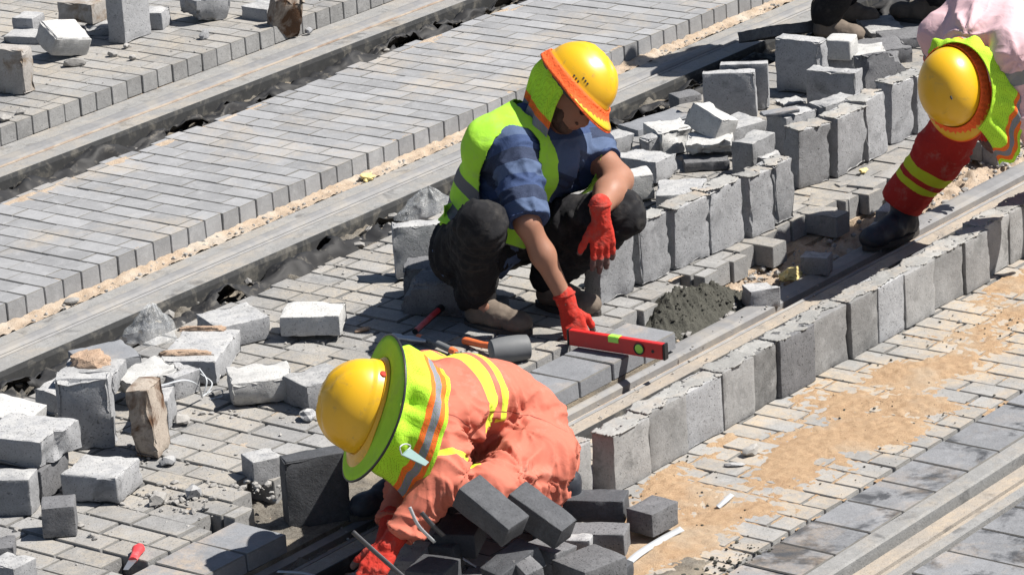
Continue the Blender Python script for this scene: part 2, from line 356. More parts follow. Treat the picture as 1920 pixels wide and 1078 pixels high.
def railD():
    e = empty('tram_rail'); tag(e, 'pale drain channel rail beside the dark square slabs', 'rail')
    p = lambda n, prof, m: mk(n, *prism(prof, X0, 4.5), M[m], e); zb = -.217
    p('edge_beam', [(-3.846, ZL+.003), (-3.846, zb), (-3.908, zb), (-3.908, ZL-.004), (-3.902, ZL+.003)], 'rail_bed')
    p('channel_floor', [(-3.9085, -.150), (-3.9085, zb), (-3.955, zb), (-3.955, -.14)], 'dirt')
    p('rail_head', [(-3.9555, ZL-.006), (-3.9555, zb), (-4.015, zb), (-4.015, ZL-.004)], 'rail_sandy')
    p('guard_lip', [(-4.0155, ZL-.016), (-4.0155, zb), (-4.05, zb), (-4.05, ZL-.016)], 'rail_sandy')
    p('front_beam', [(-4.0505, ZL), (-4.0505, zb), (-4.092, zb), (-4.092, ZL)], 'rail_bed')
railD()
# ---- sand and dirt
def sstep(a, b, x): t = np.clip((x-a)/(b-a), 0, 1); return t*t*(3-2*t)
hfield('sand', -3, 9, -.079, -.001, .012, lambda X, Y: -.083+.004+.011*N2(X, Y, 22, 1)+.010*sstep(-.06, 0, Y), M['sand_pale'])
hfield('sand', -3, 9, -2.32, -2.02, .012, lambda X, Y: -.095+.030*N2(X, Y, 9, 2)+.016*N2(X, Y, 34, 5, 3)-.03*sstep(-2.2, -2.32, Y)-.02*sstep(-.0, .3, .3-X), M['sand_pale'])
hfield('dirt', -3, 9, .925, 1.378, .016, lambda X, Y: -.165+.030*N2(X, Y, 7, 3)+.018*N2(X, Y, 26, 3, 3)+.045*sstep(1.08, .93, Y), M['dirt'])
hfield('dirt', -3, 9, -.765, -.34, .016, lambda X, Y: -.150+.034*N2(X, Y, 7, 6)+.020*N2(X, Y, 26, 6, 3)+.035*sstep(-.62, -.75, Y), M['dirt'])
hfield('dirt', -3.2, 4.5, -2.63, -2.53, .02, lambda X, Y: -.13+.02*N2(X, Y, 14, 7)+.03*sstep(-2.58, -2.63, Y), M['sand_pale'])
hfield('dirt', -1.25, .1, -2.6, -2.0, .012, lambda X, Y: -.075+.022*N2(X, Y, 8, 8)+.012*N2(X, Y, 30, 8, 3)-.06*sstep(-2.28, -2.5, Y), M['dirt'])
# drifts of sand lying on the finished paving: only what stands above the pavers shows
def drift(X, Y):
    cx = -.15+ (X+.15)*0; band = np.exp(-((Y+3.30)/.20)**2)
    g = np.exp(-(((X-.35)/.75)**2+((Y+3.33)/.16)**2))+1.0*np.exp(-(((X+.62)/.26)**2+((Y+3.32)/.17)**2))+.75*np.exp(-(((X-1.6)/.9)**2+((Y+3.25)/.12)**2))+.7*np.exp(-(((X-2.1)/.35)**2+((Y+3.05)/.09)**2))+.6*np.exp(-(((X+.05)/.5)**2+((Y+3.02)/.07)**2))+.8*np.exp(-(((X+.40)/.22)**2+((Y+3.16)/.13)**2))+.5*np.exp(-(((X-.9)/.5)**2+((Y+3.12)/.10)**2))
    return ZL-.0068+.0115*g+.0085*N2(X, Y, 3.6, 11, 5)+.0046*N2(X, Y, 34, 12, 4)
hfield('sand', -2.2, 3.2, -3.64, -2.975, .010, drift, M['sand'], keep=lambda X, Y, Z: Z > ZL-.004)
def drift1(X, Y):
    e = np.exp(-(Y/.05)**2)*.6+np.exp(-((Y-.93)/.10)**2)*.9
    return -.0080+.0085*e+.0058*N2(X, Y, 4, 21)+.0012*N2(X, Y, 40, 22, 3)
hfield('sand', -1, 6.5, .012, .90, .012, drift1, M['sand_pale'], keep=lambda X, Y, Z: Z > -.003)
def drift2(X, Y): return -.0085+.0085*N2(X, Y, 3.2, 31)+.0036*N2(X, Y, 34, 32, 3)
hfield('dirt', -2.2, 3.0, -2.05, -.80, .012, drift2, M['sand_pale'], keep=lambda X, Y, Z: Z > -.003)
hfield('wet_sand', -1.1, -.35, -3.62, -3.2, .009, lambda X, Y: ZL-.012+.016*np.exp(-(((X+.72)/.2)**2+((Y+3.5)/.10)**2))+.008*N2(X, Y, 9, 41)+.003*N2(X, Y, 44, 42, 3), M['dirt'], keep=lambda X, Y, Z: Z > ZL-.004)

# ---- pebbles
def rock_mesh(r, seed, sq=(1, 1, 1), sub=2, amp=.30, flat=True):
    bm = bmesh.new(); bmesh.ops.create_icosphere(bm, subdivisions=sub, radius=1)
    P = np.array([v.co for v in bm.verts]); rr = random.Random(seed)
    for k in range(7):
        n = nrm([rr.gauss(0, 1), rr.gauss(0, 1), rr.gauss(0, 1)]); d = rr.uniform(.55, .85); t = P@n-d; P -= np.outer(np.clip(t, 0, None), n)
    P *= (1+amp*noise(P*1.7+seed*3.1))[:, None]
    P = P*np.array(sq)*r
    for v, p in zip(bm.verts, P): v.co = p
    me = bpy.data.meshes.new('stone'); bm.to_mesh(me); bm.free(); fin(me, 24); return me
def scatter(name, n, area, zf, rmin, rmax, mat, seed, parent=None, mask=None):
    r = random.Random(seed); base = [rock_mesh(1, seed*10+k, (1, .8, .6), 1) for k in range(5)]; parts = []
    data = [(np.array([v.co for v in m.vertices]), [tuple(p.vertices) for p in m.polygons]) for m in base]
    while len(parts) < n:
        x, y = r.uniform(area[0], area[1]), r.uniform(area[2], area[3])
        if mask and not mask(x, y, r): continue
        v, f = data[r.randrange(5)]; s = rmin+(rmax-rmin)*r.random()**3; a = r.uniform(0, 6.28)
        Rm = np.array([[math.cos(a), -math.sin(a), 0], [math.sin(a), math.cos(a), 0], [0, 0, 1]])
        parts.append((v@Rm.T*s+np.array([x, y, zf(x, y)+s*.2]), f))
    o = mk(name, *join(parts), mat); tag(o, kind='stuff'); fin(o.data, 24); return o
scatter('gravel', 900, (-1.5, 6.5, -.079, -.004), lambda x, y: -.078, .003, .012, M['stone'], 1)
scatter('gravel', 900, (-.5, 4.8, -2.31, -2.06), lambda x, y: -.088, .004, .022, M['stone'], 2)
scatter('crumbs', 1100, (-2, 2.2, -2.1, -.8), lambda x, y: .001, .0015, .008, M['stone'], 3, mask=lambda x, y, r: noise(V(x*2, y*2, 3.3)) > -.1+r.uniform(-.3, .3))
scatter('crumbs', 500, (-1.2, 2.5, -3.6, -2.98), lambda x, y: ZL+.002, .0015, .007, M['mortar_wet'], 4, mask=lambda x, y, r: noise(V(x*2, y*3, 1.3)) > r.uniform(-.4, .4))
scatter('rubble', 420, (-1.5, 8, -.74, -.36), lambda x, y: -.135, .006, .035, M['stone'], 5)
scatter('rubble', 420, (-.5, 8, .95, 1.36), lambda x, y: -.15, .005, .028, M['stone'], 6)
scatter('crumbs', 260, (1.5, 4.6, 1.72, 2.9), lambda x, y: .001, .002, .009, M['stone'], 7)
scatter('crumbs', 300, (-1.2, 2.6, -2.53, -2.33), lambda x, y: ZL+.001, .0015, .007, M['stone'], 8)

# ---- torn black film in the trenches
def film(label, y0, y1, x0, x1, seed, hgt):
    n = int((x1-x0)/.02); m = 14; vs = []
    for i in range(n+1):
        x = x0+(x1-x0)*i/n
        lo = .5+.5*noise(V(x*2.3, seed, .5)); top = hgt*(.45+.75*max(-.3, noise(V(x*5.1, seed, 2.2)))+.5*lo)
        for j in range(m+1):
            t = j/m; y = y0+(y1-y0)*t+.03*noise(V(x*8, t*3, seed+9)); z = -.165+top*math.sin(math.pi*min(1, t*1.15))**1.0+.026*noise(V(x*14, t*5, seed+4))+.01*noise(V(x*40, t*11, seed+6))
            vs.append((x, y, z))
    fs = [(i*(m+1)+j, (i+1)*(m+1)+j, (i+1)*(m+1)+j+1, i*(m+1)+j+1) for i in range(n) for j in range(m) if noise(V(i*.11, j*.3, seed+.7)) < .30]
    o = mk('plastic_sheet', vs, fs, M['film'], smooth=180); md = o.modifiers.new('th', 'SOLIDIFY'); md.thickness = .0015
    return tag(o, label, 'plastic sheet')
film('torn crumpled black plastic sheet in the trench beside the rusty rail', 1.352, 1.20, -1, 7.5, 2, .085)
film('torn crumpled black plastic sheet in the trench behind the loose blocks', -.358, -.56, -1.6, 7.5, 5, .085)
# ------------------------------------------------------------------ loose blocks
def block_mesh(lx, ly, lz, seed, r=.004, chip=.008, rough=.0012, cut=None, cell=.02):
    h = np.array([lx, ly, lz])/2; ax = []
    for k in range(3):
        a = h[k]; n = max(1, int((2*a-2*r)/cell)); inner = np.linspace(-(a-r), a-r, n+1)
        ax.append(np.concatenate([[-a, -(a-r*.35)], inner, [a-r*.35, a]]))
    nx, ny, nz = map(len, ax); ids = {}; vs = []; fs = []
    def vid(i, j, k):
        if (i, j, k) not in ids: ids[(i, j, k)] = len(vs); vs.append((ax[0][i], ax[1][j], ax[2][k]))
        return ids[(i, j, k)]
    for j in range(ny-1):
        for k in range(nz-1):
            fs.append((vid(0, j, k), vid(0, j, k+1), vid(0, j+1, k+1), vid(0, j+1, k))); fs.append((vid(nx-1, j, k), vid(nx-1, j+1, k), vid(nx-1, j+1, k+1), vid(nx-1, j, k+1)))
    for i in range(nx-1):
        for k in range(nz-1):
            fs.append((vid(i, 0, k), vid(i+1, 0, k), vid(i+1, 0, k+1), vid(i, 0, k+1))); fs.append((vid(i, ny-1, k), vid(i, ny-1, k+1), vid(i+1, ny-1, k+1), vid(i+1, ny-1, k)))
    for i in range(nx-1):
        for j in range(ny-1):
            fs.append((vid(i, j, 0), vid(i, j+1, 0), vid(i+1, j+1, 0), vid(i+1, j, 0))); fs.append((vid(i, j, nz-1), vid(i+1, j, nz-1), vid(i+1, j+1, nz-1), vid(i, j+1, nz-1)))
    P = np.array(vs); Q = np.clip(P, -(h-r), h-r); D = P-Q; L = np.linalg.norm(D, axis=1, keepdims=True); Nn = D/np.maximum(L, 1e-9); P = Q+Nn*r
    d = np.sort(h-np.abs(P), axis=1)[:, 1]; s = seed*7.31
    e = np.exp(-np.clip(d, 0, None)/.014)
    ch = np.clip(fbm(P*22+s, 3)+.05, 0, 1)*chip*e*1.6+np.clip(noise(P*7+s*1.3)-.15, 0, 1)*chip*3.2*np.exp(-np.clip(d, 0, None)/.022)
    P = P-Nn*ch[:, None]+Nn*(rough*fbm(P*45+s, 3))[:, None]
    if cut is not None:
        for n, c, am in ([cut] if not isinstance(cut, list) else cut):
            n = nrm(n); t = P@n-c-am*fbm(P*16+s, 4)-am*.5*noise(P*60+s); P = P-np.outer(np.clip(t, 0, None), n)
    me = bpy.data.meshes.new('block'); me.from_pydata([tuple(p) for p in P], [], fs); me.update(); fin(me, 32)
    return me
_bs = [0]
def place(name, label, cat, c, dims, yaw, mat, tilt=(0, 0), group=None, chip=.008, rough=.001, cut=None, r=.004, seed=None, kind=None, parent=None):
    _bs[0] += 1; s = seed or _bs[0]
    o = ob(name, block_mesh(*dims, s, r, chip, rough, cut), M[mat], parent, c); o.rotation_euler = Matrix.Rotation(yaw, 3, 'Z').to_4x4().to_3x3().to_euler()
    Rm = Matrix.Rotation(yaw, 3, 'Z') @ Matrix.Rotation(tilt[0], 3, 'X') @ Matrix.Rotation(tilt[1], 3, 'Y'); o.rotation_euler = Rm.to_euler()
    if parent is None: tag(o, label, cat, group)
    return o
def B(label, A, Bp, C, zt, h, mat='block', name='concrete_block', cat='block', L=None, W=None, **k):
    """A, Bp front edge of the top face, C its far right corner"""
    a, b, c = G(*A, zt), G(*Bp, zt), G(*C, zt); u = b-a; l = np.linalg.norm(u); ud = u/l; v = c-b; v = v-ud*(v@ud); wd = np.linalg.norm(v); vd = v/wd
    l = L or l; wd = W or wd; ce = b-ud*l/2+vd*wd/2; ce[2] = zt-h/2
    return place(name, label, cat, ce, (l, wd, h), math.atan2(u[1], u[0]), mat, **k)
def S(label, A, Bp, zb, t, h, mat='block', name='concrete_block', cat='block', back=0.0, **k):
    """A, Bp the foot of the front face; the block stands h high and is t thick behind it"""
    a, b = G(*A, zb), G(*Bp, zb); u = b-a; l = np.linalg.norm(u); ud = u/l; vd = np.array([-ud[1], ud[0], 0])
    if vd@FW < 0: vd = -vd
    ce = (a+b)/2+vd*(t/2+back); ce[2] = zb+h/2
    return place(name, label, cat, ce, (l, t, h), math.atan2(u[1], u[0]), mat, **k)
def crust(parent, lx, ly, ztop, seed, cover=.8):
    """flaking mortar on the top of a block"""
    n, m = 54, 22; I, J = np.meshgrid(np.arange(n+1), np.arange(m+1), indexing='ij'); X = (I/n-.5)*lx*1.03; Y = (J/m-.5)*ly*1.10
    Z = ztop+.0022+.0032*np.maximum(-.5, fbm(np.stack([X*12+seed, Y*16, X*0+seed*.7], -1), 3)); vs = np.stack([X, Y, Z], -1).reshape(-1, 3)
    I, J = np.meshgrid(np.arange(n), np.arange(m), indexing='ij'); x = (I+.5)/n-.5; y = (J+.5)/m-.5; o = x*0
    k = (np.abs(y-.12*noise(np.stack([x*3, o+seed, o+5], -1))) < .38+.26*fbm(np.stack([x*2.6, o+seed*3.3, np.where(y > 0, 1., 7.)], -1), 4)) & (np.abs(x)+.1*noise(np.stack([y*9, o+seed, o+1], -1)) < .5) & (fbm(np.stack([x*5+seed*3, y*3, o+seed*1.9], -1), 3) < .55)
    q = (I*(m+1)+J)[k]; fs = np.stack([q, q+m+1, q+m+2, q+1], -1)
    if not len(fs): return
    o = mk('mortar_crust', vs, fs, M['crust'], parent, smooth=40); md = o.modifiers.new('th', 'SOLIDIFY'); md.thickness = .0038; md.offset = -.8
    return o
ORD = 'first second third fourth fifth sixth seventh eighth ninth tenth eleventh twelfth thirteenth fourteenth fifteenth sixteenth seventeenth eighteenth'.split()
# ---- the upright kerb row on the finished paving
kx = [-.559, -.364, -.313, -.106, .107, .316, .508, .655, .866, 1.095, 1.271, 1.443, 1.644, 1.860, 2.033, 2.221, 2.42, 2.62]
kfw = [0, None, .0, -.004, .002, 0, .012, -.004, .014, 0, 0, -.004, .012, .002, .03, .03, .03]
for i in range(len(kx)-1):
    if i == 1: continue
    x0, x1 = (kx[i], kx[i+1]) if i else (-.575, -.372)
    f = {0: .028, 2: -.014}.get(i, kfw[i] or 0); hh = .2+rng.uniform(-.004, .006)
    o = place('kerb_block', ORD[i if i < 2 else i-1]+' upright kerb block on the sandy paving, counted from the kneeling man', 'block', V((x0+x1)/2, -2.957+.045+f, ZL+hh/2), (x1-x0-.004, .09, hh), rng.uniform(-.02, .02), {4: 'block', 7: 'block_mid', 10: 'block'}.get(i, 'kerb'), (rng.uniform(-.012, .012), 0), 'upright blocks of the kerb row', chip=.004, seed=300+i)
    crust(o, x1-x0, .09, hh/2, 40+i, .62+.25*rng.random())
# ---- the upright row inside the work area
for i, (a, b, hh) in enumerate([((1128, 572), (1193, 548), .235), ((1205, 538), (1259, 513), .235), ((1269, 509), (1333, 479), .235), ((1335, 478), (1396, 451), .24), ((1410, 448), (1453, 430), .235), ((1458, 426), (1492, 408), .235)]):
    o = S(ORD[i]+' weathered upright block in the line from the squatting man\'s knee', a, b, .001, .085, hh, 'block', tilt=(rng.uniform(-.03, .05), rng.uniform(-.02, .03)), group='line of upright blocks in the work area', chip=.011, rough=.002)
    crust(o, np.linalg.norm(G(*a)-G(*b)), .085, hh/2, 70+i, .7)
for i, (a, b, hh) in enumerate([((1500, 356), (1560, 339), .235), ((1573, 335), (1627, 308), .24), ((1629, 307), (1664, 285), .25), ((1674, 273), (1716, 257), .25), ((1722, 254), (1768, 232), .24)]):
    o = S(ORD[i]+' upright block of the farther line ending behind the bending man\'s helmet', a, b, .001, .095, hh, 'block', tilt=(rng.uniform(-.03, .04), rng.uniform(-.02, .02)), group='line of upright blocks by the bending man', chip=.011, rough=.002)
    crust(o, np.linalg.norm(G(*a)-G(*b)), .095, hh/2, 80+i, .7)

# ---- blocks right of the squatting man
B('block lying behind the upright line with a pitted lit side', (1474, 222), (1534, 202), (1516, 186), .16, .16, tilt=(0, 0), chip=.012)
B('block with a slotted top lying behind the upright line', (1547, 200), (1609, 180), (1590, 168), .17, .17, chip=.012)
B('thin grey tile lying on top of the blocks', (1431, 214), (1500, 203), (1507, 196), .19, .016, 'slab_grey', name='tile', cat='tile', chip=.004, tilt=(.12, 0))
B('short block on end with a dark end face beside the flat grey slab', (1404, 273), (1454, 248), (1430, 228), .16, .16, chip=.012, L=.17, W=.10)
B('broken lump leaning on the short upright block', (1428, 290), (1470, 272), (1452, 262), .11, .11, chip=.02, cut=(V(.3, -.5, 1), .035, .02))
B('flat grey slab with a sandy corner beneath the tilted brick', (1372, 244), (1440, 224), (1380, 211), .115, .08, 'block', chip=.008)
B('pale brick tilted on its corner on the flat slab', (1334, 222), (1381, 206), (1350, 168), .20, .10, 'block_pale', name='brick', cat='brick', L=.115, W=.17, tilt=(.30, .28), chip=.010)
B('white dusty half block with a jagged front', (1240, 252), (1312, 240), (1272, 219), .10, .095, 'block_pale', chip=.02, cut=(V(.4, -1, .2), .07, .02))
B('block with a pitted grey front under the white dusty block', (1213, 262), (1258, 250), (1244, 243), .085, .08, 'block', chip=.012)
B('white broken slab with a crumbling front edge', (1284, 270), (1371, 268), (1369, 246), .11, .05, 'block_pale', chip=.03, cut=(V(.1, -1, -.5), .05, .02), tilt=(.08, 0))
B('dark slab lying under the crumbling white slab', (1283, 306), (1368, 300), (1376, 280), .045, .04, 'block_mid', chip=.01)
B('dusty block with a chipped corner near the squatting man\'s elbow', (1229, 306), (1269, 286), (1197, 270), .10, .09, 'block', chip=.016, tilt=(0, .04))
B('block with a smooth white top in front of the squatting man\'s forearm', (1184, 331), (1226, 326), (1197, 302), .11, .10, 'block_pale', L=.17, W=.12, chip=.008)
B('broad slab behind the upright line beside the squatting man\'s knee', (1229, 367), (1322, 364), (1334, 333), .085, .085, 'block', chip=.008)
B('small block showing between the vest and the forearm', (1098, 320), (1124, 342), (1140, 320), .10, .10, 'block', L=.15, W=.12)
B('pale block behind the squatting man\'s shoulder', (1148, 262), (1190, 250), (1172, 236), .09, .09, 'block', chip=.012, L=.16, W=.1)
B('grey slab half sunk beside the rail behind the tilted brick', (1196, 244), (1300, 214), (1330, 200), .03, .06, 'slab_grey', L=.30, W=.13)
# ---- standing blocks top right
S('wide upright block facing the far rail with a chipped white rim', (1320, 222), (1420, 219), .001, .06, .19, 'block', chip=.010)
S('upright block with a bright narrow end behind the wide upright block', (1352, 212), (1443, 209), .001, .07, .20, 'block', chip=.008, back=.02)
S('tallest upright block with a streaked front and rough bright end', (1455, 172), (1541, 182), .001, .075, .235, 'block', chip=.012)
S('upright block with a dark front standing before the tallest block', (1513, 203), (1606, 210), .001, .085, .165, 'block', chip=.010)
B('small block with a bright white top below the brown boot', (1544, 75), (1594, 77), (1603, 63), .16, .09, 'block_pale', chip=.008, r=.009)
B('block under the small white topped block', (1540, 112), (1600, 112), (1608, 96), .07, .07, 'block', chip=.01)
B('white slab corner lying near the bending man\'s helmet', (1598, 108), (1664, 104), (1640, 80), .08, .06, 'block_pale', chip=.014)
S('big rough dark boulder block leaning near the bending man\'s helmet', (1622, 186), (1702, 176), .001, .13, .17, 'block_mid', chip=.03, cut=(V(.9, -.2, .8), .09, .03), tilt=(-.25, 0))
B('dark slab leaning beside the crouching person\'s black trousers', (1448, 70), (1530, 50), (1500, 22), .05, .05, 'block_mid', chip=.01, tilt=(-.3, .1))
B('flat slab lying under the second brown boot', (1632, 62), (1700, 55), (1665, 28), .03, .05, 'block', chip=.012)
B('dark block lying between the boots', (1625, 98), (1712, 88), (1745, 58), .07, .07, 'block_mid', chip=.01)
B('dark slab lying behind the bending man\'s shoulder', (1660, 76), (1755, 66), (1765, 44), .05, .05, 'block_mid', chip=.01)
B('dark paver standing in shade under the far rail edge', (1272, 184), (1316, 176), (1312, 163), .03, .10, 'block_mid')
B('flat chip of slab in front of the tallest block', (1470, 196), (1512, 188), (1498, 178), .015, .03, 'block', chip=.02)
B('broken cube lying on the sand beside the rail groove', (1431, 543), (1463, 538), (1444, 516), -.02, .075, 'block', name='paver_piece', cat='paver', L=.115, W=.10, chip=.016, cut=(V(.5, .3, 1), .05, .015))
B('small cut cube lying on the sand by the dark boot', (1508, 482), (1551, 484), (1561, 470), -.01, .07, 'block', name='paver_piece', cat='paver', chip=.006, L=.105, W=.08)
# stepped pavers pulled forward on the sand near the boot
for i, (a, b, c) in enumerate([((1515, 374), (1593, 374), (1619, 361)), ((1500, 400), (1557, 403), (1566, 388)), ((1574, 348), (1615, 340), (1650, 325)), ((1585, 345), (1638, 351), (1650, 331)), ((1638, 330), (1692, 337), (1712, 310))]):
    B('grey paver pulled forward over the sand near the dark boot', a, b, c, .002+.004*i, .08, 'paver_dusty', name='loose_paver', cat='paver', group='pavers pulled forward near the dark boot', chip=.004, r=.004)
for i, (a, b, c) in enumerate([((1640, 395), (1672, 398), (1690, 376)), ((1622, 430), (1652, 432), (1665, 416)), ((1832, 268), (1870, 276), (1885, 258)), ((1876, 262), (1905, 262), (1916, 246))]):
    B('loose paver end standing in the sand behind the dark boot', a, b, c, -.01, .09, 'block', name='loose_paver', cat='paver', group='paver ends in the sand', chip=.005)

# ---- blocks on the left of the work area
B('flat slab beside the trench behind the block with the sandy lump', (150, 690), (267, 664), (224, 636), .05, .05, 'slab_grey', L=.20, W=.20, chip=.006)
o = B('block with a rounded sandy lump on top', (120, 704), (212, 704), (214, 675), .145, .07, 'block', L=.20, W=.17, chip=.014); lumpy = o
B('block leaning under the sandy lump block with a dark underside', (66, 730), (108, 738), (118, 686), .10, .09, 'block', L=.11, W=.18, tilt=(0, .12), chip=.014)
S('large upright block with a smooth shaded front beside the rusty one', (112, 845), (216, 840), .001, .085, .245, 'block', chip=.012)
S('upright block with a rust brown stained face', (249, 861), (294, 862), .001, .15, .235, 'block_rust', chip=.012, tilt=(-.03, -.07))
B('large block with a rough broken end lying on top of other blocks', (-40, 815), (88, 829), (155, 790), .205, .10, 'block', L=.26, W=.21, chip=.014, cut=(V(1, -.15, -.2), .105, .022), tilt=(.02, 0))
B('white block corner behind the large broken block', (-40, 772), (44, 782), (20, 754), .19, .08, 'block_pale', L=.18, W=.14, tilt=(.12, .14))
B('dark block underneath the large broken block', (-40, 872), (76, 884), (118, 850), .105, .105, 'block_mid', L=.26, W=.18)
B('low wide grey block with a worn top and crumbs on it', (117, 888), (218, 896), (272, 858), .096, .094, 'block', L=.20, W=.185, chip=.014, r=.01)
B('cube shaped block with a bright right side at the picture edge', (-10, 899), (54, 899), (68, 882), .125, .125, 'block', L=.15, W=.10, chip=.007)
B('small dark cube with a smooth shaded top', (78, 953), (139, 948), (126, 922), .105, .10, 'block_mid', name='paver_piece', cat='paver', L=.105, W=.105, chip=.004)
B('dark paver end poking in below the small cube', (-40, 1030), (27, 1024), (10, 1012), .04, .05, 'block_mid', name='loose_paver', cat='paver', L=.14, W=.10)
B('light sandy paver in the bottom corner', (-30, 1052), (25, 1066), (49, 1051), .075, .08, 'block', name='loose_paver', cat='paver', L=.12, W=.10)
o13 = B('block with two sandy ridges on its bluish top', (298, 676), (404, 677), (433, 609), .09, .085, 'block', L=.205, W=.33, chip=.012)
B('slab with a rough dark side behind the ridged block', (434, 609), (506, 593), (440, 570), .085, .084, 'block', L=.20, W=.20, chip=.008)
B('white chalky slab tilted on the dark block', (262, 714), (342, 686), (270, 668), .10, .05, 'block_pale', L=.21, W=.15, tilt=(.05, -.04), chip=.02)
B('block with a smooth lit side below the chalky slab', (335, 705), (375, 691), (340, 683), .085, .084, 'block', L=.115, W=.13, chip=.005)
B('block with a square lit end beside the rusty block', (286, 752), (314, 751), (345, 723), .11, .108, 'block', L=.09, W=.16, chip=.008)
B('dusty block with a brown spot on its top', (434, 720), (551, 706), (522, 675), .095, .09, 'block_pale', L=.21, W=.18, chip=.018, cut=(V(-.1, -1, -.6), .085, .012))
B('white topped block with a black front', (523, 594), (636, 592), (650, 563), .095, .075, 'block_pale', L=.215, W=.165, chip=.008)
B('grey block half hidden by the kneeling man\'s helmet', (585, 722), (660, 700), (615, 683), .10, .095, 'block', L=.18, W=.16, chip=.012)
S('large black slab block standing on edge', (543, 998), (660, 978), -.075, .075, .235, 'block_dark', chip=.006, rough=.0006)
B('half paver standing beside the black slab block', (481, 865), (530, 854), (500, 848), .07, .085, 'block', L=.105, W=.10, chip=.004)
# seat of blocks behind the squatting man
S('worn block standing on end behind the squatting man', (742, 528), (842, 520), .001, .10, .20, 'block', chip=.016, tilt=(-.08, 0))
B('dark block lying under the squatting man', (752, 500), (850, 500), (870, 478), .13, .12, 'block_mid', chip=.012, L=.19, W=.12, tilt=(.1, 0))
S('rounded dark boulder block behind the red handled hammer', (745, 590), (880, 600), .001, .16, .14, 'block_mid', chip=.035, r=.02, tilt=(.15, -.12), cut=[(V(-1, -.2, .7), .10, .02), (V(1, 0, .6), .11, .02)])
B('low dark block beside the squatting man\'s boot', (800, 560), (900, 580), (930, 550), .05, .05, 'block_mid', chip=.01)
# ---- far left pile
S('dark upright block at the picture edge with a torn bright end', (-50, 172), (48, 180), .001, .085, .205, 'block_tan', chip=.02)
place('concrete_block', 'big pale block tilted over on the far paving', 'block', G(118, 72, .085), (.20, .17, .105), R(-18), 'block_pale', (.38, .22), chip=.016, r=.012)
B('half block behind the tilted pale block', (18, 33), (60, 35), (75, 14), .09, .09, 'block', L=.11, W=.12)
B('flat grey slab under the tilted pale block', (3, 67), (75, 70), (75, 44), .04, .04, 'block', L=.2, W=.14)
B('big dark block of the far pile with a lit end', (88, 2), (171, 9), (206, -12), .15, .10, 'block_tan', L=.20, W=.17, chip=.012)
B('slab piece in the far pile with a ragged white edge', (158, 50), (215, 48), (215, 30), .05, .05, 'block', L=.15, W=.11, chip=.02)
o = S('tall upright block of the far pile with a clean lit face', (236, 84), (285, 64), .001, .10, .26, 'block', chip=.005)
B('small block next to the tall upright one with a dark front', (284, 24), (303, 24), (322, 5), .085, .085, 'block', L=.10, W=.13, chip=.01)
place('concrete_block', 'rough boulder block half out of view over its own black shadow', 'block', G(385, 8, .075), (.21, .15, .13), R(-22), 'block', (.15, .1), chip=.04, r=.02, cut=(V(-.7, -.4, -.6), .07, .03))
B('grey block behind the small white stone', (442, 10), (500, 18), (515, -6), .06, .07, 'block', L=.16, W=.12)
place('concrete_block', 'brown stained slab leaning out over the far rail', 'block', PY(535, 28, 1.70)+V(0, 0, .0), (.15, .075, .21), R(-28), 'block_rust', (.32, .16), chip=.022, cut=(V(-.6, 0, -1), .095, .01))

# ---- black pavers in front of the kneeling man
def brick(label, A, Bp, C, zt, mat='block_dark', h=.078, L=.20, W=.10, **k):
    return B(label, A, Bp, C, zt, h, mat, name='loose_paver', cat='paver', L=L, W=W, chip=.003, rough=.0008, **k)
place('loose_paver', 'charcoal paver leaning up the pile touching the orange sleeve', 'paver', PY(920, 957, -3.19), (.20, .10, .078), R(-92), 'block_dark', (.10, .52), chip=.003, rough=.0008, r=.004)
place('loose_paver', 'charcoal paver leaning beside the first with a rough end', 'paver', PY(1012, 966, -3.21), (.20, .10, .078), R(-84), 'block_dark', (.04, .50), chip=.003, rough=.0008, r=.004)
brick('charcoal paver lying flat against the kerb row', (1052, 937), (1169, 939), (1165, 918), .045, h=.075)
brick('charcoal paver with rough ribbed sides beside the sand', (1172, 951), (1222, 964), (1250, 946), .025, mat='block_mid', L=.105, W=.13)
brick('dark paver under the leaning ones with a lit rough end', (818, 1002), (890, 1003), (942, 979), .06, mat='block_dark', L=.13, W=.17)
brick('charcoal paver with a smooth top beside the white strap', (752, 1068), (830, 1077), (868, 1038), .06, L=.125, W=.135)
brick('pale rough paver under the charcoal one near the red glove', (698, 1046), (775, 1052), (822, 1012), .03, mat='block', L=.15, W=.16)
brick('thin dark paver stood on end in the pile', (943, 1034), (986, 1066), (1027, 1062), .05, mat='block_mid', L=.09, W=.06, tilt=(.2, .2))
brick('rough grey paver at the foot of the pile', (1030, 1047), (1096, 1073), (1162, 1038), .02, mat='block_mid', L=.15, W=.17)
brick('half paver with a pale rough top deep in the pile', (1062, 1012), (1106, 1013), (1110, 996), -.005, mat='block', L=.09, W=.09)
brick('small paver end between the flat charcoal ones', (1108, 1000), (1150, 1001), (1155, 990), -.005, mat='block_mid', L=.08, W=.09)
brick('grey paver lying under the flat charcoal paver', (1085, 1000), (1170, 1002), (1185, 985), -.002, mat='block_mid', L=.2, W=.1)
brick('dark broken paver half out of view below the pile', (870, 1082), (945, 1090), (985, 1065), -.01, mat='block_mid', L=.15, W=.1, tilt=(.1, -.1))
for cx_, cy_, n_, sd in ((365, 930, 90, 71), (300, 935, 50, 72), (450, 760, 40, 73), (230, 860, 40, 74), (600, 770, 40, 75), (900, 665, 60, 76), (1240, 350, 40, 77), (1330, 320, 40, 78), (150, 960, 30, 79), (520, 905, 50, 80)):
    g_ = G(cx_, cy_); scatter('rubble', n_, (g_[0]-.13, g_[0]+.13, g_[1]-.11, g_[1]+.11), lambda x, y: .0, .002, .020, M['stone'], sd)
brick('charcoal paver tipped on edge in the middle of the pile', (890, 1040), (940, 1062), (985, 1035), .055, L=.10, W=.16, tilt=(.35, 0))
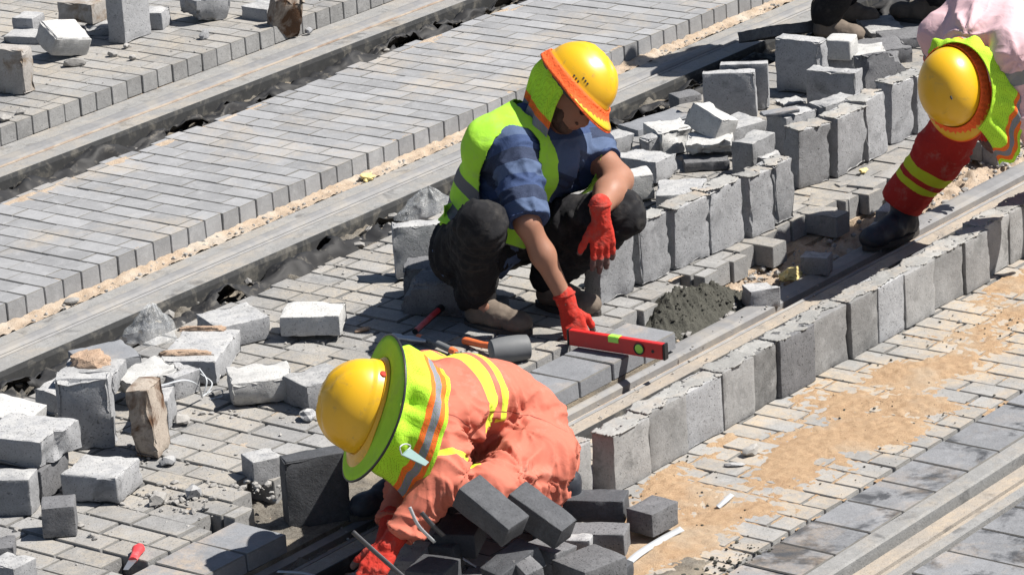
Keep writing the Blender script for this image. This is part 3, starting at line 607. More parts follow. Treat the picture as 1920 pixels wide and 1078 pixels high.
brick('grey paver wedged below the leaning charcoal ones', (985, 1030), (1040, 1040), (1068, 1012), .035, mat='block_mid', L=.12, W=.12, tilt=(-.15, .1))
brick('dark paver corner sticking out at the foot of the pile', (1095, 1060), (1150, 1072), (1180, 1050), -.02, L=.12, W=.11, tilt=(.1, .12))
brick('charcoal paver lying under the orange forearm', (800, 1022), (850, 1030), (885, 1008), .03, L=.12, W=.12, tilt=(0, -.12))
# ---- stones
def stone(label, px, py, z, r, sq, seed, mat='stone', yaw=0., cat='stone', name='stone'):
    c = G(px, py, z)+V(0, 0, r*sq[2]*.75); o = ob(name, rock_mesh(r, seed, sq), M[mat], None, c); o.rotation_euler = (0, 0, yaw); tag(o, label, cat); return o
stone('long pale stone on the far paving', 140, 124, 0, .058, (1, .55, .38), 3, yaw=-.7)
stone('pale round pebble on the far paving nearest the long stone', 212, 107, 0, .026, (1, .9, .8), 5)
stone('grey pebble beside the foot of the tall upright block', 238, 91, 0, .020, (1, .8, .7), 6)
stone('pointed grey pebble on the far paving edge side', 249, 113, 0, .020, (1, .8, .9), 8)
stone('dark triangular stone on the far paving', 384, 73, 0, .036, (1, .6, .75), 9, 'block')
stone('white angular stone in front of the grey far block', 470, 27, 0, .028, (1, .7, .6), 10)
stone('flat pale stone at the edge of the far paving', 38, 214, 0, .032, (1, .6, .45), 11)
stone('pale crumbling stone at the picture edge on the far paving', 8, 228, 0, .04, (1, .7, .5), 12)
stone('sharp grey stone chip beside the yellow helmet', 578, 787, 0, .05, (1, .6, .45), 13, 'block', .6)
stone('roundish grey stone near the rusty block', 341, 795, 0, .032, (1, .85, .7), 14)
stone('grey angular stone on the dusty pavers', 365, 932, 0, .034, (1, .7, .75), 15, 'block')
stone('pale angular stone among mortar crumbs', 296, 944, 0, .038, (1, .7, .6), 16)
stone('small grey heap of mortar beside the low wide block', 316, 870, 0, .030, (1.1, .9, .6), 17, 'block')
stone('pale stone lying on the sand drift', 1408, 852, ZL, .036, (1, .7, .6), 18)
stone('flat dark stone chip lying on the sand drift', 1377, 874, ZL, .034, (1, .45, .25), 19, 'block', -.9)
stone('small stone in the channel of the drain rail', 1795, 936, -.14, .022, (1, .7, .8), 20)
stone('brown flat stone chip behind the kneeling man\'s brim', 680, 622, 0, .030, (1, .5, .35), 21, 'lump', -.4)
stone('white stone against the foot of the walkway edge', 135, 568, -.075, .030, (1, .7, .5), 22, yaw=-.5)
stone('grey stone at the foot of the brown stained slab', 580, 62, -.07, .022, (1, .9, .7), 23, 'block')
for i, (x, y, s) in enumerate([(150, 985, .012), (172, 1008, .014), (178, 1012, .012), (58, 1052, .011), (30, 995, .013), (1620, 618, .012), (1800, 605, .010)]):
    stone('tiny loose stone lying on the pavers', x, y, 0 if x < 1000 else ZL, s, (1, .8, .7), 40+i); bpy.context.scene.collection.objects[-1]['group'] = 'tiny loose stones'
# sandy lumps stuck on the blocks
def lump(label, c, dims, seed, yaw, mat='lump'):
    me = rock_mesh(1, seed, (1, 1, 1), 4, .12); P = np.array([v.co for v in me.vertices]); P = P*np.array(dims)+np.array(dims)[:, None].T*.16*fbm(P*3+seed, 4)[:, None]
    for v, p in zip(me.vertices, P): v.co = p
    fin(me, 180); o = ob('mortar_lump', me, M[mat], None, c); o.rotation_euler = (0, 0, yaw); tag(o, label, 'mortar'); return o
yw = o13.rotation_euler.z
lump('long sandy mortar ridge on the far half of the bluish block', G(382, 618, .09), (.095, .026, .016), 3, yw)
lump('long sandy mortar ridge on the near half of the bluish block', G(347, 664, .09), (.095, .026, .016), 4, yw)
lump('rounded brown sandy lump on top of the block by the trench', G(172, 678, .15), (.095, .055, .04), 5, lumpy.rotation_euler.z-.2)
# wet mortar heap
mp = G(1275, 600, ZL)
def mound(X, Y):
    g = np.exp(-(((X-mp[0])/.17)**2+((Y-mp[1]-.02)/.095)**2)*.9)+.5*np.exp(-(((X-mp[0]-.22)/.16)**2+((Y-mp[1]+.01)/.06)**2))
    return -.115+.125*g+.022*N2(X, Y, 14, 51)*np.sqrt(np.clip(g, 0, 1))+.030*np.abs(N2(X, Y, 34, 52, 5))*np.sqrt(np.clip(g, 0, 1))
o = hfield('mortar_heap', mp[0]-.32, mp[0]+.5, mp[1]-.14, mp[1]+.22, .006, mound, M['mortar_wet'], kind=None, label='heap of wet dark mortar beside the rail', cat='mortar')
del_k = o.pop('kind', None)
scatter('mortar_crumbs', 420, (mp[0]-.2, mp[0]+.45, mp[1]-.08, mp[1]+.12), lambda x, y: float(mound(np.array([x]), np.array([y]))[0])-.001, .003, .011, M['mortar_wet'], 61)
scatter('mortar_crumbs', 160, (-1.15, -.45, -3.66, -3.52), lambda x, y: ZL+.002, .003, .012, M['mortar_wet'], 62)
# yellow expanding foam bits
M['foam'] = plain('yellow_foam', (.62, .50, .22), .8, var=.25, scale=60, bump=.6)
def foam(label, px, py, z, r, seed):
    me = rock_mesh(r, seed, (1.3, .8, .55), 3, .5); P = np.array([v.co for v in me.vertices]); P += P*.35*fbm(P*60+seed, 3)[:, None]
    for v, p in zip(me.vertices, P): v.co = p
    fin(me, 180); o = ob('foam_lump', me, M['foam'], None, G(px, py, z)+V(0, 0, r*.35)); tag(o, label, 'foam')
foam('yellow foam lump on the sand beside the cut cube', 1482, 522, -.08, .045, 3)
foam('small yellow foam bit on a paver by the upright line', 1620, 324, .006, .018, 4)
foam('yellow foam lump at the foot of the walkway edge', 690, 336, -.075, .032, 5)
# ------------------------------------------------------------------ people
def sdf_mesh(prims, res, k=.03, ink=None):
    """one closed surface round a set of tapered bones ('c', a, b, ra, rb) and ellipsoids ('e', c, radii, axes)"""
    lo = np.full(3, 9e9); hi = -lo
    for p in prims:
        if p[0] == 'c':
            r = max(p[3], p[4]); lo = np.minimum(lo, np.minimum(p[1], p[2])-r); hi = np.maximum(hi, np.maximum(p[1], p[2])+r)
        else:
            r = max(p[2]); lo = np.minimum(lo, p[1]-r); hi = np.maximum(hi, p[1]+r)
    lo = lo-3*res-k; hi = hi+3*res+k; n = np.ceil((hi-lo)/res).astype(int)+1
    D = np.full(n, .25, np.float32)
    for p in prims:
        if p[0] == 'c': r = max(p[3], p[4]); a = np.minimum(p[1], p[2])-r; b = np.maximum(p[1], p[2])+r
        else: r = max(p[2]); a = p[1]-r; b = p[1]+r
        i0 = np.clip(((a-k*2-2*res-lo)/res).astype(int), 0, n-1); i1 = np.clip(((b+k*2+2*res-lo)/res).astype(int)+1, 1, n)
        g = np.stack(np.meshgrid(*[lo[d]+res*np.arange(i0[d], i1[d]) for d in range(3)], indexing='ij'), -1).astype(np.float32)
        if p[0] == 'c':
            ba = (p[2]-p[1]); t = np.clip(((g-p[1])@ba)/max(1e-9, ba@ba), 0, 1); d = np.linalg.norm(g-p[1]-t[..., None]*ba, axis=-1)-(p[3]+(p[4]-p[3])*t)
        else:
            q = g-p[1]
            if len(p) > 3: q = q@np.array(p[3]).T
            q = q/np.array(p[2]); L = np.linalg.norm(q, axis=-1); L2 = np.linalg.norm(q/np.array(p[2]), axis=-1); d = L*(L-1)/np.maximum(L2, 1e-6)
        s = tuple(slice(i0[x], i1[x]) for x in range(3)); e = D[s]; h = np.maximum(k-np.abs(e-d), 0)/k
        D[s] = np.minimum(e, d)-h*h*k*.25
    ins = D < 0; nx, ny, nz = n
    cs = np.zeros((nx-1, ny-1, nz-1), np.int8)
    for dx in (0, 1):
        for dy in (0, 1):
            for dz in (0, 1): cs += ins[dx:nx-1+dx, dy:ny-1+dy, dz:nz-1+dz]
    cell = np.argwhere((cs > 0) & (cs < 8)); idm = np.full((nx-1, ny-1, nz-1), -1); idm[tuple(cell.T)] = np.arange(len(cell))
    acc = np.zeros((len(cell), 3)); cnt = np.zeros(len(cell)); C8 = [(a, b, c) for a in (0, 1) for b in (0, 1) for c in (0, 1)]
    for a in C8:
        for d in range(3):
            if a[d]: continue
            b = list(a); b[d] = 1
            va = D[cell[:, 0]+a[0], cell[:, 1]+a[1], cell[:, 2]+a[2]]; vb = D[cell[:, 0]+b[0], cell[:, 1]+b[1], cell[:, 2]+b[2]]
            m = (va < 0) != (vb < 0); t = va/(va-vb+1e-12); q = np.array(a, float)[None].repeat(len(cell), 0); q[:, d] += t
            acc[m] += q[m]; cnt[m] += 1
    vs = lo+res*(cell+acc/np.maximum(cnt, 1)[:, None]); fs = []
    for d in range(3):
        e1, e2 = [(1, 2), (2, 0), (0, 1)][d]; sh = [slice(None)]*3; sh2 = [slice(None)]*3; sh[d] = slice(0, -1); sh2[d] = slice(1, None)
        A = ins[tuple(sh)]; Bb = ins[tuple(sh2)]; E = np.argwhere(A != Bb)
        ok = (E[:, e1] > 0) & (E[:, e2] > 0) & (E[:, e1] < n[e1]-1) & (E[:, e2] < n[e2]-1); E = E[ok]; fl = A[tuple(E.T)]
        def at(o1, o2): q = E.copy(); q[:, e1] -= o1; q[:, e2] -= o2; return idm[tuple(q.T)]
        Q = np.stack([at(1, 1), at(0, 1), at(0, 0), at(1, 0)], -1); Q[~fl] = Q[~fl][:, ::-1]; fs.append(Q)
    fs = np.concatenate(fs); fs = fs[(fs >= 0).all(1)]
    for _ in range(2):                                  # relax
        nb = np.zeros_like(vs); c = np.zeros(len(vs))
        for a, b in ((0, 1), (1, 2), (2, 3), (3, 0)):
            np.add.at(nb, fs[:, a], vs[fs[:, b]]); np.add.at(c, fs[:, a], 1); np.add.at(nb, fs[:, b], vs[fs[:, a]]); np.add.at(c, fs[:, b], 1)
        vs = vs*.5+.5*nb/np.maximum(c, 1)[:, None]
    return vs, fs
def vnorm(vs, fs):
    nn = np.cross(vs[fs[:, 2]]-vs[fs[:, 0]], vs[fs[:, 3]]-vs[fs[:, 1]]); o = np.zeros_like(vs)
    for k in range(4): np.add.at(o, fs[:, k], nn)
    return o/np.maximum(np.linalg.norm(o, axis=1, keepdims=True), 1e-9)
def folds(vs, fs, amp, sc=11, seed=0, stretch=(1, 1, 1)):
    n = vnorm(vs, fs); p = vs*np.array(stretch)*sc+seed*5.7; p = p+.6*np.stack([noise(p*.6+3), noise(p*.6+9), noise(p*.6+27)], -1)
    r = 1-np.abs(noise(p))*2.4; r2 = 1-np.abs(noise(p*2.1+4))*2.4
    return vs+n*(amp*(np.clip(r, -.6, 1)*.9+np.clip(r2, -.6, 1)*.35-.3))[:, None]
def folds2(vs, fs, chains, amp, hi=16, lo=5, seed=0, calm=.7):
    n = vnorm(vs, fs); best = np.full(len(vs), 9e9); s = np.zeros(len(vs)); acc = 0
    for ch_ in chains:
        q, d = along(vs, [np.asarray(x, float) for x in ch_]); m = d < best; best[m] = d[m]; s[m] = q[m]+acc; acc += 1.7
    wz = noise(vs*6+seed); P_ = np.stack([s*hi+wz*1.3, vs[:, 0]*lo+seed+.5*noise(vs*4+2), (vs[:, 1]+vs[:, 2])*lo*.8+.5*noise(vs*4+7)], -1)
    r = np.clip(1-np.abs(noise(P_))*2.6, 0, 1)**1.4; r2 = np.clip(1-np.abs(noise(P_*np.array([2.1, 1.8, 1.8])+11))*2.6, 0, 1)**1.4; b = noise(vs*7+seed+31)
    k = 1-calm*np.clip((n[:, 2]-.25)/.5, 0, 1)
    return vs+n*(amp*k*(r*1.0+r2*.45-.35+.5*b))[:, None]
def along(vs, pts):
    """arc length along a chain of points and the distance from it"""
    best = np.full(len(vs), 9e9); s = np.zeros(len(vs)); acc = 0
    for a, b in zip(pts[:-1], pts[1:]):
        ba = b-a; l = np.linalg.norm(ba); t = np.clip((vs-a)@ba/(l*l), 0, 1); d = np.linalg.norm(vs-a-t[:, None]*ba, axis=1); m = d < best; best[m] = d[m]; s[m] = acc+t[m]*l; acc += l
    return s, best
def c(a, b, ra, rb): return ('c', np.asarray(a, float), np.asarray(b, float), ra, rb)
def e(cn, r, ax=None): return ('e', np.asarray(cn, float), tuple(r)) if ax is None else ('e', np.asarray(cn, float), tuple(r), ax)
def skin_mat(name, col):
    m = NT(name); tc = m.n('ShaderNodeTexCoord').outputs['Object']; n1 = m.noise(tc, 9, 4, .6); n2 = m.noise(tc, 130, 3, .6)
    cc = m.mix(n1, tuple(x*.82 for x in col), tuple(min(1, x*1.12) for x in col)); m.l(cc, m.b.inputs['Base Color']); m.b.inputs['Roughness'].default_value = .48
    m.b.inputs['Subsurface Weight'].default_value = .08; m.b.inputs['Subsurface Radius'].default_value = (.012, .005, .003); m.b.inputs['Specular IOR Level'].default_value = .4
    m.l(m.bump(n2, .18, .002), m.b.inputs['Normal']); return m.m
M['skin'] = skin_mat('skin', (.30, .150, .098))
M['helmet'] = plain('yellow_helmet', (.68, .39, .010), .36, 0, .05, 6, .0, spec=.5, coat=.18, dirt=(.30, .20, .06, .6), dscale=22, dlo=.58)
M['black_plastic'] = plain('black_plastic', (.02, .02, .022), .4)
M['orange'] = cloth('orange_fabric', (.80, .13, .035), wr=.5, wscale=60)
M['lime'] = cloth('lime_fabric', (.36, .66, .05), wr=.4, wscale=18, dirt=(.30, .42, .12, .4))
LIME = (.40, .72, .05); ORA = (.80, .15, .03); GREY = (.20, .20, .25)
M['flap'] = cloth('lime_mesh', (.42, .74, .045), stripes=(('v', .66, .75, ORA), ('v', .75, .86, GREY), ('v', .86, .94, ORA)), wr=.3, wscale=30, mesh=True)
M['glove'] = cloth('red_glove', (.46, .036, .024), stripes=(('tip', .128, .5, (.12, .075, .07)),), wr=.45, wscale=45, weave=900, var=.3, dirt=(.22, .12, .10, .6))
M['boot_tan'] = plain('tan_suede', (.135, .108, .086), .85, var=.25, scale=50, bump=.4)
M['boot_black'] = plain('black_boot', (.022, .026, .036), .55, var=.25, scale=60, bump=.4, dirt=(.14, .12, .10, .35), dscale=14)
M['sole'] = plain('boot_sole', (.05, .045, .04), .8)
M['trouser_black'] = cloth('black_trousers', (.013, .013, .015), wr=.7, wscale=12, var=.3, dirt=(.060, .056, .052, .55))
M['hair'] = plain('dark_hair', (.018, .014, .012), .6)
M['glass_dark'] = plain('dark_lens', (.01, .01, .012), .12, spec=.6, bump=0)

def frame(fwd, up):
    f = nrm(fwd); l = nrm(np.cross(up, f)); u = np.cross(f, l); return np.stack([f, l, u], 1)     # columns forward, left, up
def head_prims(ctr, F, s=1.0):
    w = lambda x, y, z: ctr+F@(np.array([x, y, z])*s)
    return [e(w(-.008, 0, .035), (.098*s, .077*s, .095*s), F.T), e(w(.022, 0, -.025), (.072*s, .062*s, .085*s), F.T), e(w(.045, 0, -.085), (.040*s, .040*s, .030*s), F.T),
            c(w(.086, 0, .018), w(.112, 0, -.022), .010*s, .015*s), e(w(.088, 0, -.055), (.016*s, .026*s, .009*s), F.T), e(w(.084, 0, .035), (.016*s, .055*s, .012*s), F.T),
            e(w(.0, .078, -.012), (.022*s, .010*s, .034*s), F.T), e(w(.0, -.078, -.012), (.022*s, .010*s, .034*s), F.T)]
def helmet(parent, ctr, F, label=None, ridges=True, band='none', seed=0):
    """shell with brim; ctr is the middle of the rim"""
    n, m = 72, 22; vs = []; ext = []
    def P(th, t):
        a, b, h = .144, .118, .146; pr = (1-t**2.6)**(1/2.3) if t < 1 else 0; x = a*pr*math.cos(th); y = b*pr*math.sin(th); z = h*t
        if ridges:
            top = min(1, max(0, (t-.18)/.4)); k = sum(math.exp(-((y-q)/.012)**2)*w for q, w in ((0, .013), (.044, .010), (-.044, .010))); k *= top*(.35+.65*min(1, max(0, (.11-abs(x))/.05)))
            z += k*(.5+t*.5); y *= 1+.25*k
        if ridges and t < .26: s_ = 1+.022*min(1, max(0, (.26-t)/.03)); x *= s_; y *= s_
        return np.array([x, y, z])
    for j in range(m+1):
        for i in range(n): vs.append(P(2*math.pi*i/n, j/m*.9995))
    fs = [(j*n+i, j*n+(i+1) % n, (j+1)*n+(i+1) % n, (j+1)*n+i) for j in range(m) for i in range(n)]
    fs.append(tuple(range(m*n, m*n+n))); w = lambda V_: [ctr+F@v for v in V_]
    sh = mk('helmet', w(vs), fs, M['helmet'], parent, smooth=180); md = sh.modifiers.new('th', 'SOLIDIFY'); md.thickness = .003
    if label: sh['label'] = label
    br, k = [], 6
    for j in range(k+1):
        for i in range(n):
            th = 2*math.pi*i/n; fr = max(0, math.cos(th))**1.6; ex = .010+.045*fr; p = P(th, 0); q = np.array([math.cos(th), math.sin(th), 0]); t = j/k
            br.append(p+q*ex*t+np.array([0, 0, .006-.010*t-.010*fr*t*t]))
    bf = [(j*n+i, j*n+(i+1) % n, (j+1)*n+(i+1) % n, (j+1)*n+i) for j in range(k) for i in range(n)]
    b = mk('brim', w(br), bf, M['helmet'], sh, smooth=180); md = b.modifiers.new('th', 'SOLIDIFY'); md.thickness = .004
    rim = [];
    for i in range(49):
        th = 2*math.pi*i/48; rim.append(ctr+F@(P(th, 0)*.97+np.array([0, 0, -.008])))
    mk('headband', *tube(rim, .010, 6, 1.6), M['black_plastic'], sh, smooth=60)
    if band != 'none':
        rg = random.Random(seed); vb = []; nb = 120; q = 5
        for j in range(q+1):
            for i in range(nb):
                th = 2*math.pi*i/nb; t = j/q; ru = .0035*math.sin(i*2.3+rg.random()*.6)*math.sin(math.pi*t); p = P(th, .26*t*(.75+.25*abs(math.sin(th)))); o = np.array([math.cos(th), math.sin(th), 0])
                fr = max(0, math.cos(th))**1.6; lowex = (.010+.045*fr)*(1-t)**2.2
                vb.append(p+o*(.007+lowex+ru)+np.array([0, 0, -.012*fr*(1-t)**2-.006*(1-t)]))
        bf = [(j*nb+i, j*nb+(i+1) % nb, (j+1)*nb+(i+1) % nb, (j+1)*nb+i) for j in range(q) for i in range(nb)]
        o = mk('elastic_band', w(vb), bf, M['orange'], sh, smooth=180); md = o.modifiers.new('th', 'SOLIDIFY'); md.thickness = .003
    return sh, P
def drape(parent, ctr, F, a0, a1, ln, flare, sag, seed, r0=1.06, lift=0.0, name='neck_flap', fold=.012, back=0.0, lenf=None):
    nu, nv = 70, 30; vs = []; vv = []
    for i in range(nu+1):
        th = R(a0+(a1-a0)*i/nu); q = np.array([math.cos(th), math.sin(th), 0])
        for j in range(nv+1):
            t = j/nv; L = ln*(lenf(i/nu) if lenf else 1); rr = np.array([.152, .124, 0])*r0; p = q*rr+q*flare*t+np.array([-back*t, 0, lift-L*t])
            p = p+q*fold*(noise(V(i*.11, t*1.4, seed))+.6*noise(V(i*.27, t*2, seed+3)))*min(1, t*2.5)*1.6
            P_ = ctr+F@p; P_ = P_+np.array([0, 0, -sag*t*t]); vs.append(P_); vv.append(t)
    fs = [(i*(nv+1)+j, (i+1)*(nv+1)+j, (i+1)*(nv+1)+j+1, i*(nv+1)+j+1) for i in range(nu) for j in range(nv)]
    o = mk(name, vs, fs, M['flap'], parent, smooth=180, attrs={'v': vv}); md = o.modifiers.new('th', 'SOLIDIFY'); md.thickness = .002
    return o
def glove(parent, wr, fdir, backn, side, curl, spread=.0, thumb=(.6, .7, -.25), s=1.0, tcurl=.3):
    x = nrm(fdir); z = nrm(np.asarray(backn)-x*(np.asarray(backn)@x)); y = np.cross(z, x); F = np.stack([x, y, z], 1); wr = np.asarray(wr, float)
    w = lambda p: wr+F@(np.array(p)*s); pr = [c(w((-.055, 0, 0)), w((.012, 0, 0)), .037*s, .031*s)]; kx_ = (.093, .098, .093, .083); ky = (.033, .011, -.011, -.032); fl = (.082, .092, .086, .068)
    for k in range(4):
        kk = np.array([kx_[k], ky[k]*side, 0]); pr.append(c(w((.012, ky[k]*side*.55, 0)), w(kk), .019*s, .0135*s)); a = curl[k]; ang = 0; p = kk.copy(); sp = spread*(1.5-k)*side
        for ph, fr in enumerate((.45, .31, .24)):
            ang += a*(.8, 1.1, .8)[ph]; d = np.array([math.cos(ang)*math.cos(sp), math.sin(sp), -math.sin(ang)]); q = p+d*fl[k]*fr; pr.append(c(w(p), w(q), (.0120-.0010*ph)*s, (.0112-.0010*ph)*s)); p = q
    pr += [e(w((.055, 0, -.002)), (.050*s, .043*s, .017*s), F.T)]
    t0 = np.array([.026, .030*side, -.006]); td = nrm([thumb[0], thumb[1]*side, thumb[2]]); t1 = t0+td*.038; td2 = nrm(td+np.array([.5, -.35*side, -.25])*tcurl*2); t2 = t1+td2*.034; t3 = t2+nrm(td2+np.array([.3, -.3*side, -.2])*tcurl)*.026
    pr += [c(w((.018, .012*side, 0)), w(t0), .018*s, .017*s), c(w(t0), w(t1), .017*s, .0135*s), c(w(t1), w(t2), .013*s, .012*s), c(w(t2), w(t3), .012*s, .0105*s)]
    vs, fs = sdf_mesh(pr, .0032, .007); vs = folds(vs, fs, .0009, 60, 3)
    tip = (vs-wr)@x; zz = (vs-wr)@z; dip = tip/s+np.clip(-zz/s*1.6, -.01, .05)
    o = mk('glove', vs, fs, M['glove'], parent, smooth=180, attrs={'tip': dip})
    ring = [w((-.055, .036*math.cos(a), .036*math.sin(a))) for a in np.linspace(0, 2*math.pi, 25)]
    mk('cuff', *tube(ring, .006*s, 6), M['glove'], o, smooth=60)
    return o
def boot(parent, heel, toe, mat, h=.12, lean=(0, 0, 1), s=1.0, name='boot'):
    heel = np.asarray(heel, float); toe = np.asarray(toe, float); d = toe-heel; L = np.linalg.norm(d); x = d/L; y = nrm(np.cross([0, 0, 1], x)); z = np.cross(x, y); w = lambda a, b, cc: heel+x*a*L+y*b+z*cc
    up = nrm(lean)
    pr = [c(w(.16, 0, .045), w(.5, 0, .043), .036*s, .043*s), c(w(.5, .004, .04), w(.84, 0, .036), .042*s, .034*s), e(w(.80, 0, .036), (.055*s, .047*s, .036*s), np.stack([x, y, z])), c(w(.22, 0, .05), w(.24, 0, .06)+up*h, .040*s, .050*s), c(w(.30, 0, .075), w(.55, 0, .055), .036*s, .034*s)]
    vs, fs = sdf_mesh(pr, .006, .02); vs[:, 2] = np.where((vs-heel)@z < .012, vs[:, 2]+(.012-(vs-heel)@z), vs[:, 2]); vs = folds(vs, fs, .0022, 22, 5)
    o = mk(name, vs, fs, M[mat], parent, smooth=180)
    n = 28; out = [];
    for i in range(n):
        t = 2*math.pi*i/n; a = .5+.52*math.cos(t); wd = (.042+.010*math.sin(math.pi*min(1, max(0, a)))**2)*math.sin(t)*s*(1 if abs(math.cos(t)) < .9 else 1.0); out.append((a, wd))
    vb = [w(a, b, .018) for a, b in out]+[w(a, b, -.002) for a, b in out]; fb = [(i, (i+1) % n, n+(i+1) % n, n+i) for i in range(n)]+[tuple(range(n))[::-1], tuple(range(n, 2*n))]
    mk('sole', vb, fb, M['sole'], o)
    return o
def body(parent, prims): vs, fs = sdf_mesh(prims, .009, .03); return mk('body', vs, fs, M['skin'], parent, smooth=180)
def dress(name, parent, prims, mat, amp, seed, k=.04, res=.008, attrs=None, sc=11, stretch=(1, 1, 1), chains=None, calm=.7, hems=(), pinch=()):
    vs, fs = sdf_mesh(prims, res, k)
    for hp_, hn_, hr_ in hems:
        hn_ = nrm(hn_); t = (vs-hp_)@hn_; m = (t > 0) & (np.linalg.norm(vs-hp_, axis=1) < hr_); vs[m] -= np.outer(t[m], hn_)
    at = attrs(vs) if attrs else None; vs = folds(vs, fs, amp, sc, seed, stretch) if chains is None else folds2(vs, fs, chains, amp, seed=seed, calm=calm)
    for pc, pax, pk, pam, prad in pinch:            # creases running out from where the cloth is caught
        n_ = vnorm(vs, fs); pax = nrm(pax); a1 = nrm(np.cross(pax, V(.2, .1, 1))); b1 = np.cross(pax, a1); q_ = vs-np.asarray(pc); d_ = np.linalg.norm(q_, axis=1)
        th_ = np.arctan2(q_@b1, q_@a1); ph = np.mod(th_*pk/math.pi+.9*noise(vs*7+pk)+.35*noise(vs*19), 2); rd = (1-np.abs(ph-1))**1.7; wt = np.exp(-(d_/prad)**2)*(1-np.exp(-(d_/(prad*.22))**2))
        vs = vs+n_*(pam*wt*(rd-.35))[:, None]
    return mk(name, vs, fs, mat, parent, smooth=180, attrs=at), vs, fs

# ================================================================== the squatting man
p1 = empty('person', G(850, 580)); p1.location = (0, 0, 0); tag(p1, 'man squatting in a lime vest over a blue striped shirt holding a red level', 'person')
hR, hL = V(.660, -1.64, .25), V(.865, -1.65, .25); kR, kL = V(.455, -1.885, .44), PY(1163, 402, -2.12); aR, aL = V(.60, -1.715, .10), V(.885, -1.83, .10)
sR, sL = PY(964, 278, -1.83), PY(1098, 262, -1.86); nk = PY(1035, 232, -1.85); eR, wR = PY(988, 418, -1.97), PY(1062, 566, -2.08); eL, wL = PY(1158, 338, -2.05), PY(1124, 392, -2.16)
hd = PY(1068, 180, -1.93); F1 = frame((-.069, -.758, -.623), (.441, -.655, .611))
mid = (hR+hL)/2; ch = (sR+sL)/2; lum = mid*.55+ch*.45+V(0, .06, 0)
torso = lambda g: [c(hR, hL, .115+g, .115+g), c(mid, lum, .125+g, .125+g), c(lum+V(-.05, 0, 0), sR*.6+ch*.4+V(0, 0, -.06), .11+g, .105+g), c(lum+V(.05, 0, 0), sL*.6+ch*.4+V(0, 0, -.06), .11+g, .105+g), c(lum, ch+V(0, -.01, -.05), .12+g, .115+g), c(sR+V(.04, 0, -.01), sL+V(-.04, 0, -.01), .062+g, .062+g), c(ch, nk, .08+g*.5, .06), c(lum+V(0, .02, 0), PY(925, 278, -1.74), .095+g, .076+g), c(PY(925, 278, -1.74), PY(985, 228, -1.80), .076+g, .060+g)]
legs = lambda g: [c(hR, kR, .088+g, .062+g), c(kR, aR, .058+g, .042+g), c(hL, kL, .088+g, .062+g), c(kL, aL, .058+g, .042+g)]
arms = [c(sR, eR, .055, .043), c(eR, eR*.6+wR*.4, .042, .041), c(eR*.6+wR*.4, wR, .041, .028), c(sL, eL, .058, .052), c(eL, eL*.55+wL*.45, .052, .054), c(eL*.55+wL*.45, wL, .054, .032)]
body(p1, torso(-.02)+legs(-.015)+arms+[c(nk, hd+V(0, .02, -.04), .055, .058)]+head_prims(hd, F1)+[c(aR, aR+V(0, -.12, -.06), .035, .03), c(aL, aL+V(0, -.12, -.06), .035, .03), c(wR, wR+nrm(wR-eR)*.06, .026, .02), c(wL, wL+V(0, 0, -.06), .026, .02)])
def sh_at(vs):
    s1, d1 = along(vs, [sR+nrm(sR-eR)*.06, eR]); s2, d2 = along(vs, [sL+nrm(sL-eL)*.06, eL]); st, dt = along(vs, [mid, lum, ch, nk]); arm = np.minimum(d1, d2) < dt*.62
    return {'arm': np.where(d1 < d2, s1, s2), 'spine': st, 'isarm': arm.astype(float), 'istor': 1.0-arm}
B1, B2, B3 = (.018, .038, .11), (.060, .090, .165), (.008, .013, .036)
def shirt_mat():
    m = NT('blue_striped_shirt'); tc = m.n('ShaderNodeTexCoord').outputs['Object']; k = m.mix(m.math('GREATER_THAN', m.attr('isarm'), .5), m.attr('spine'), m.attr('arm')); x = m.n('ShaderNodeSeparateColor'); m.l(k, x.inputs[0]); v = x.outputs[0]
    f = m.math('FRACT', m.math('DIVIDE', v, .145)); cc = m.mix(m.math('GREATER_THAN', f, .33), B2, B1); cc = m.mix(m.math('GREATER_THAN', f, .66), cc, B3)
    n = m.noise(tc, 300, 2, .6); cc = m.mix(m.math('MULTIPLY', n, .35), cc, (.16, .2, .3)); m.l(cc, m.b.inputs['Base Color']); m.b.inputs['Roughness'].default_value = .9; m.b.inputs['Specular IOR Level'].default_value = .15
    m.l(m.bump(m.noise(tc, 13, 4, .55, .8), .5, .012), m.b.inputs['Normal']); return m.m
slv = lambda s, el, t, r0, r1: c(s, s+(el-s)*t, r0, r1)
dress('shirt', p1, torso(.004)+[slv(sR, eR, .93, .082, .078), slv(sL, eL, .52, .078, .070)], shirt_mat(), .011, 2, attrs=sh_at, k=.045, chains=[[sR, eR], [sL, eL], [mid, lum, ch]], calm=.4, pinch=[(sR+V(-.02, -.05, -.10), (-.6, -.7, .2), 7, .016, .13), (eR+V(0, -.03, .04), (-.6, -.7, .2), 5, .012, .09)], hems=[(sR+(eR-sR)*.98, eR-sR, .16), (sL+(eL-sL)*.58, eL-sL, .15)])
dress('trousers', p1, [c(hR, hL, .128, .128), c(mid, lum*.35+mid*.65, .125, .118)]+[c(hR, kR, .105, .082), c(kR, aR+V(0, 0, .02), .078, .066), c(hL, kL, .105, .084), c(kL, aL+V(0, 0, .02), .080, .066)], M['trouser_black'], .012, 3, k=.03, chains=[[hR, kR, aR], [hL, kL, aL]], calm=.3, pinch=[(hR*.5+aR*.5, (-.9, -.3, .1), 7, .018, .14), (kL+V(-.05, .05, -.05), (-.6, -.7, .2), 7, .016, .13)])
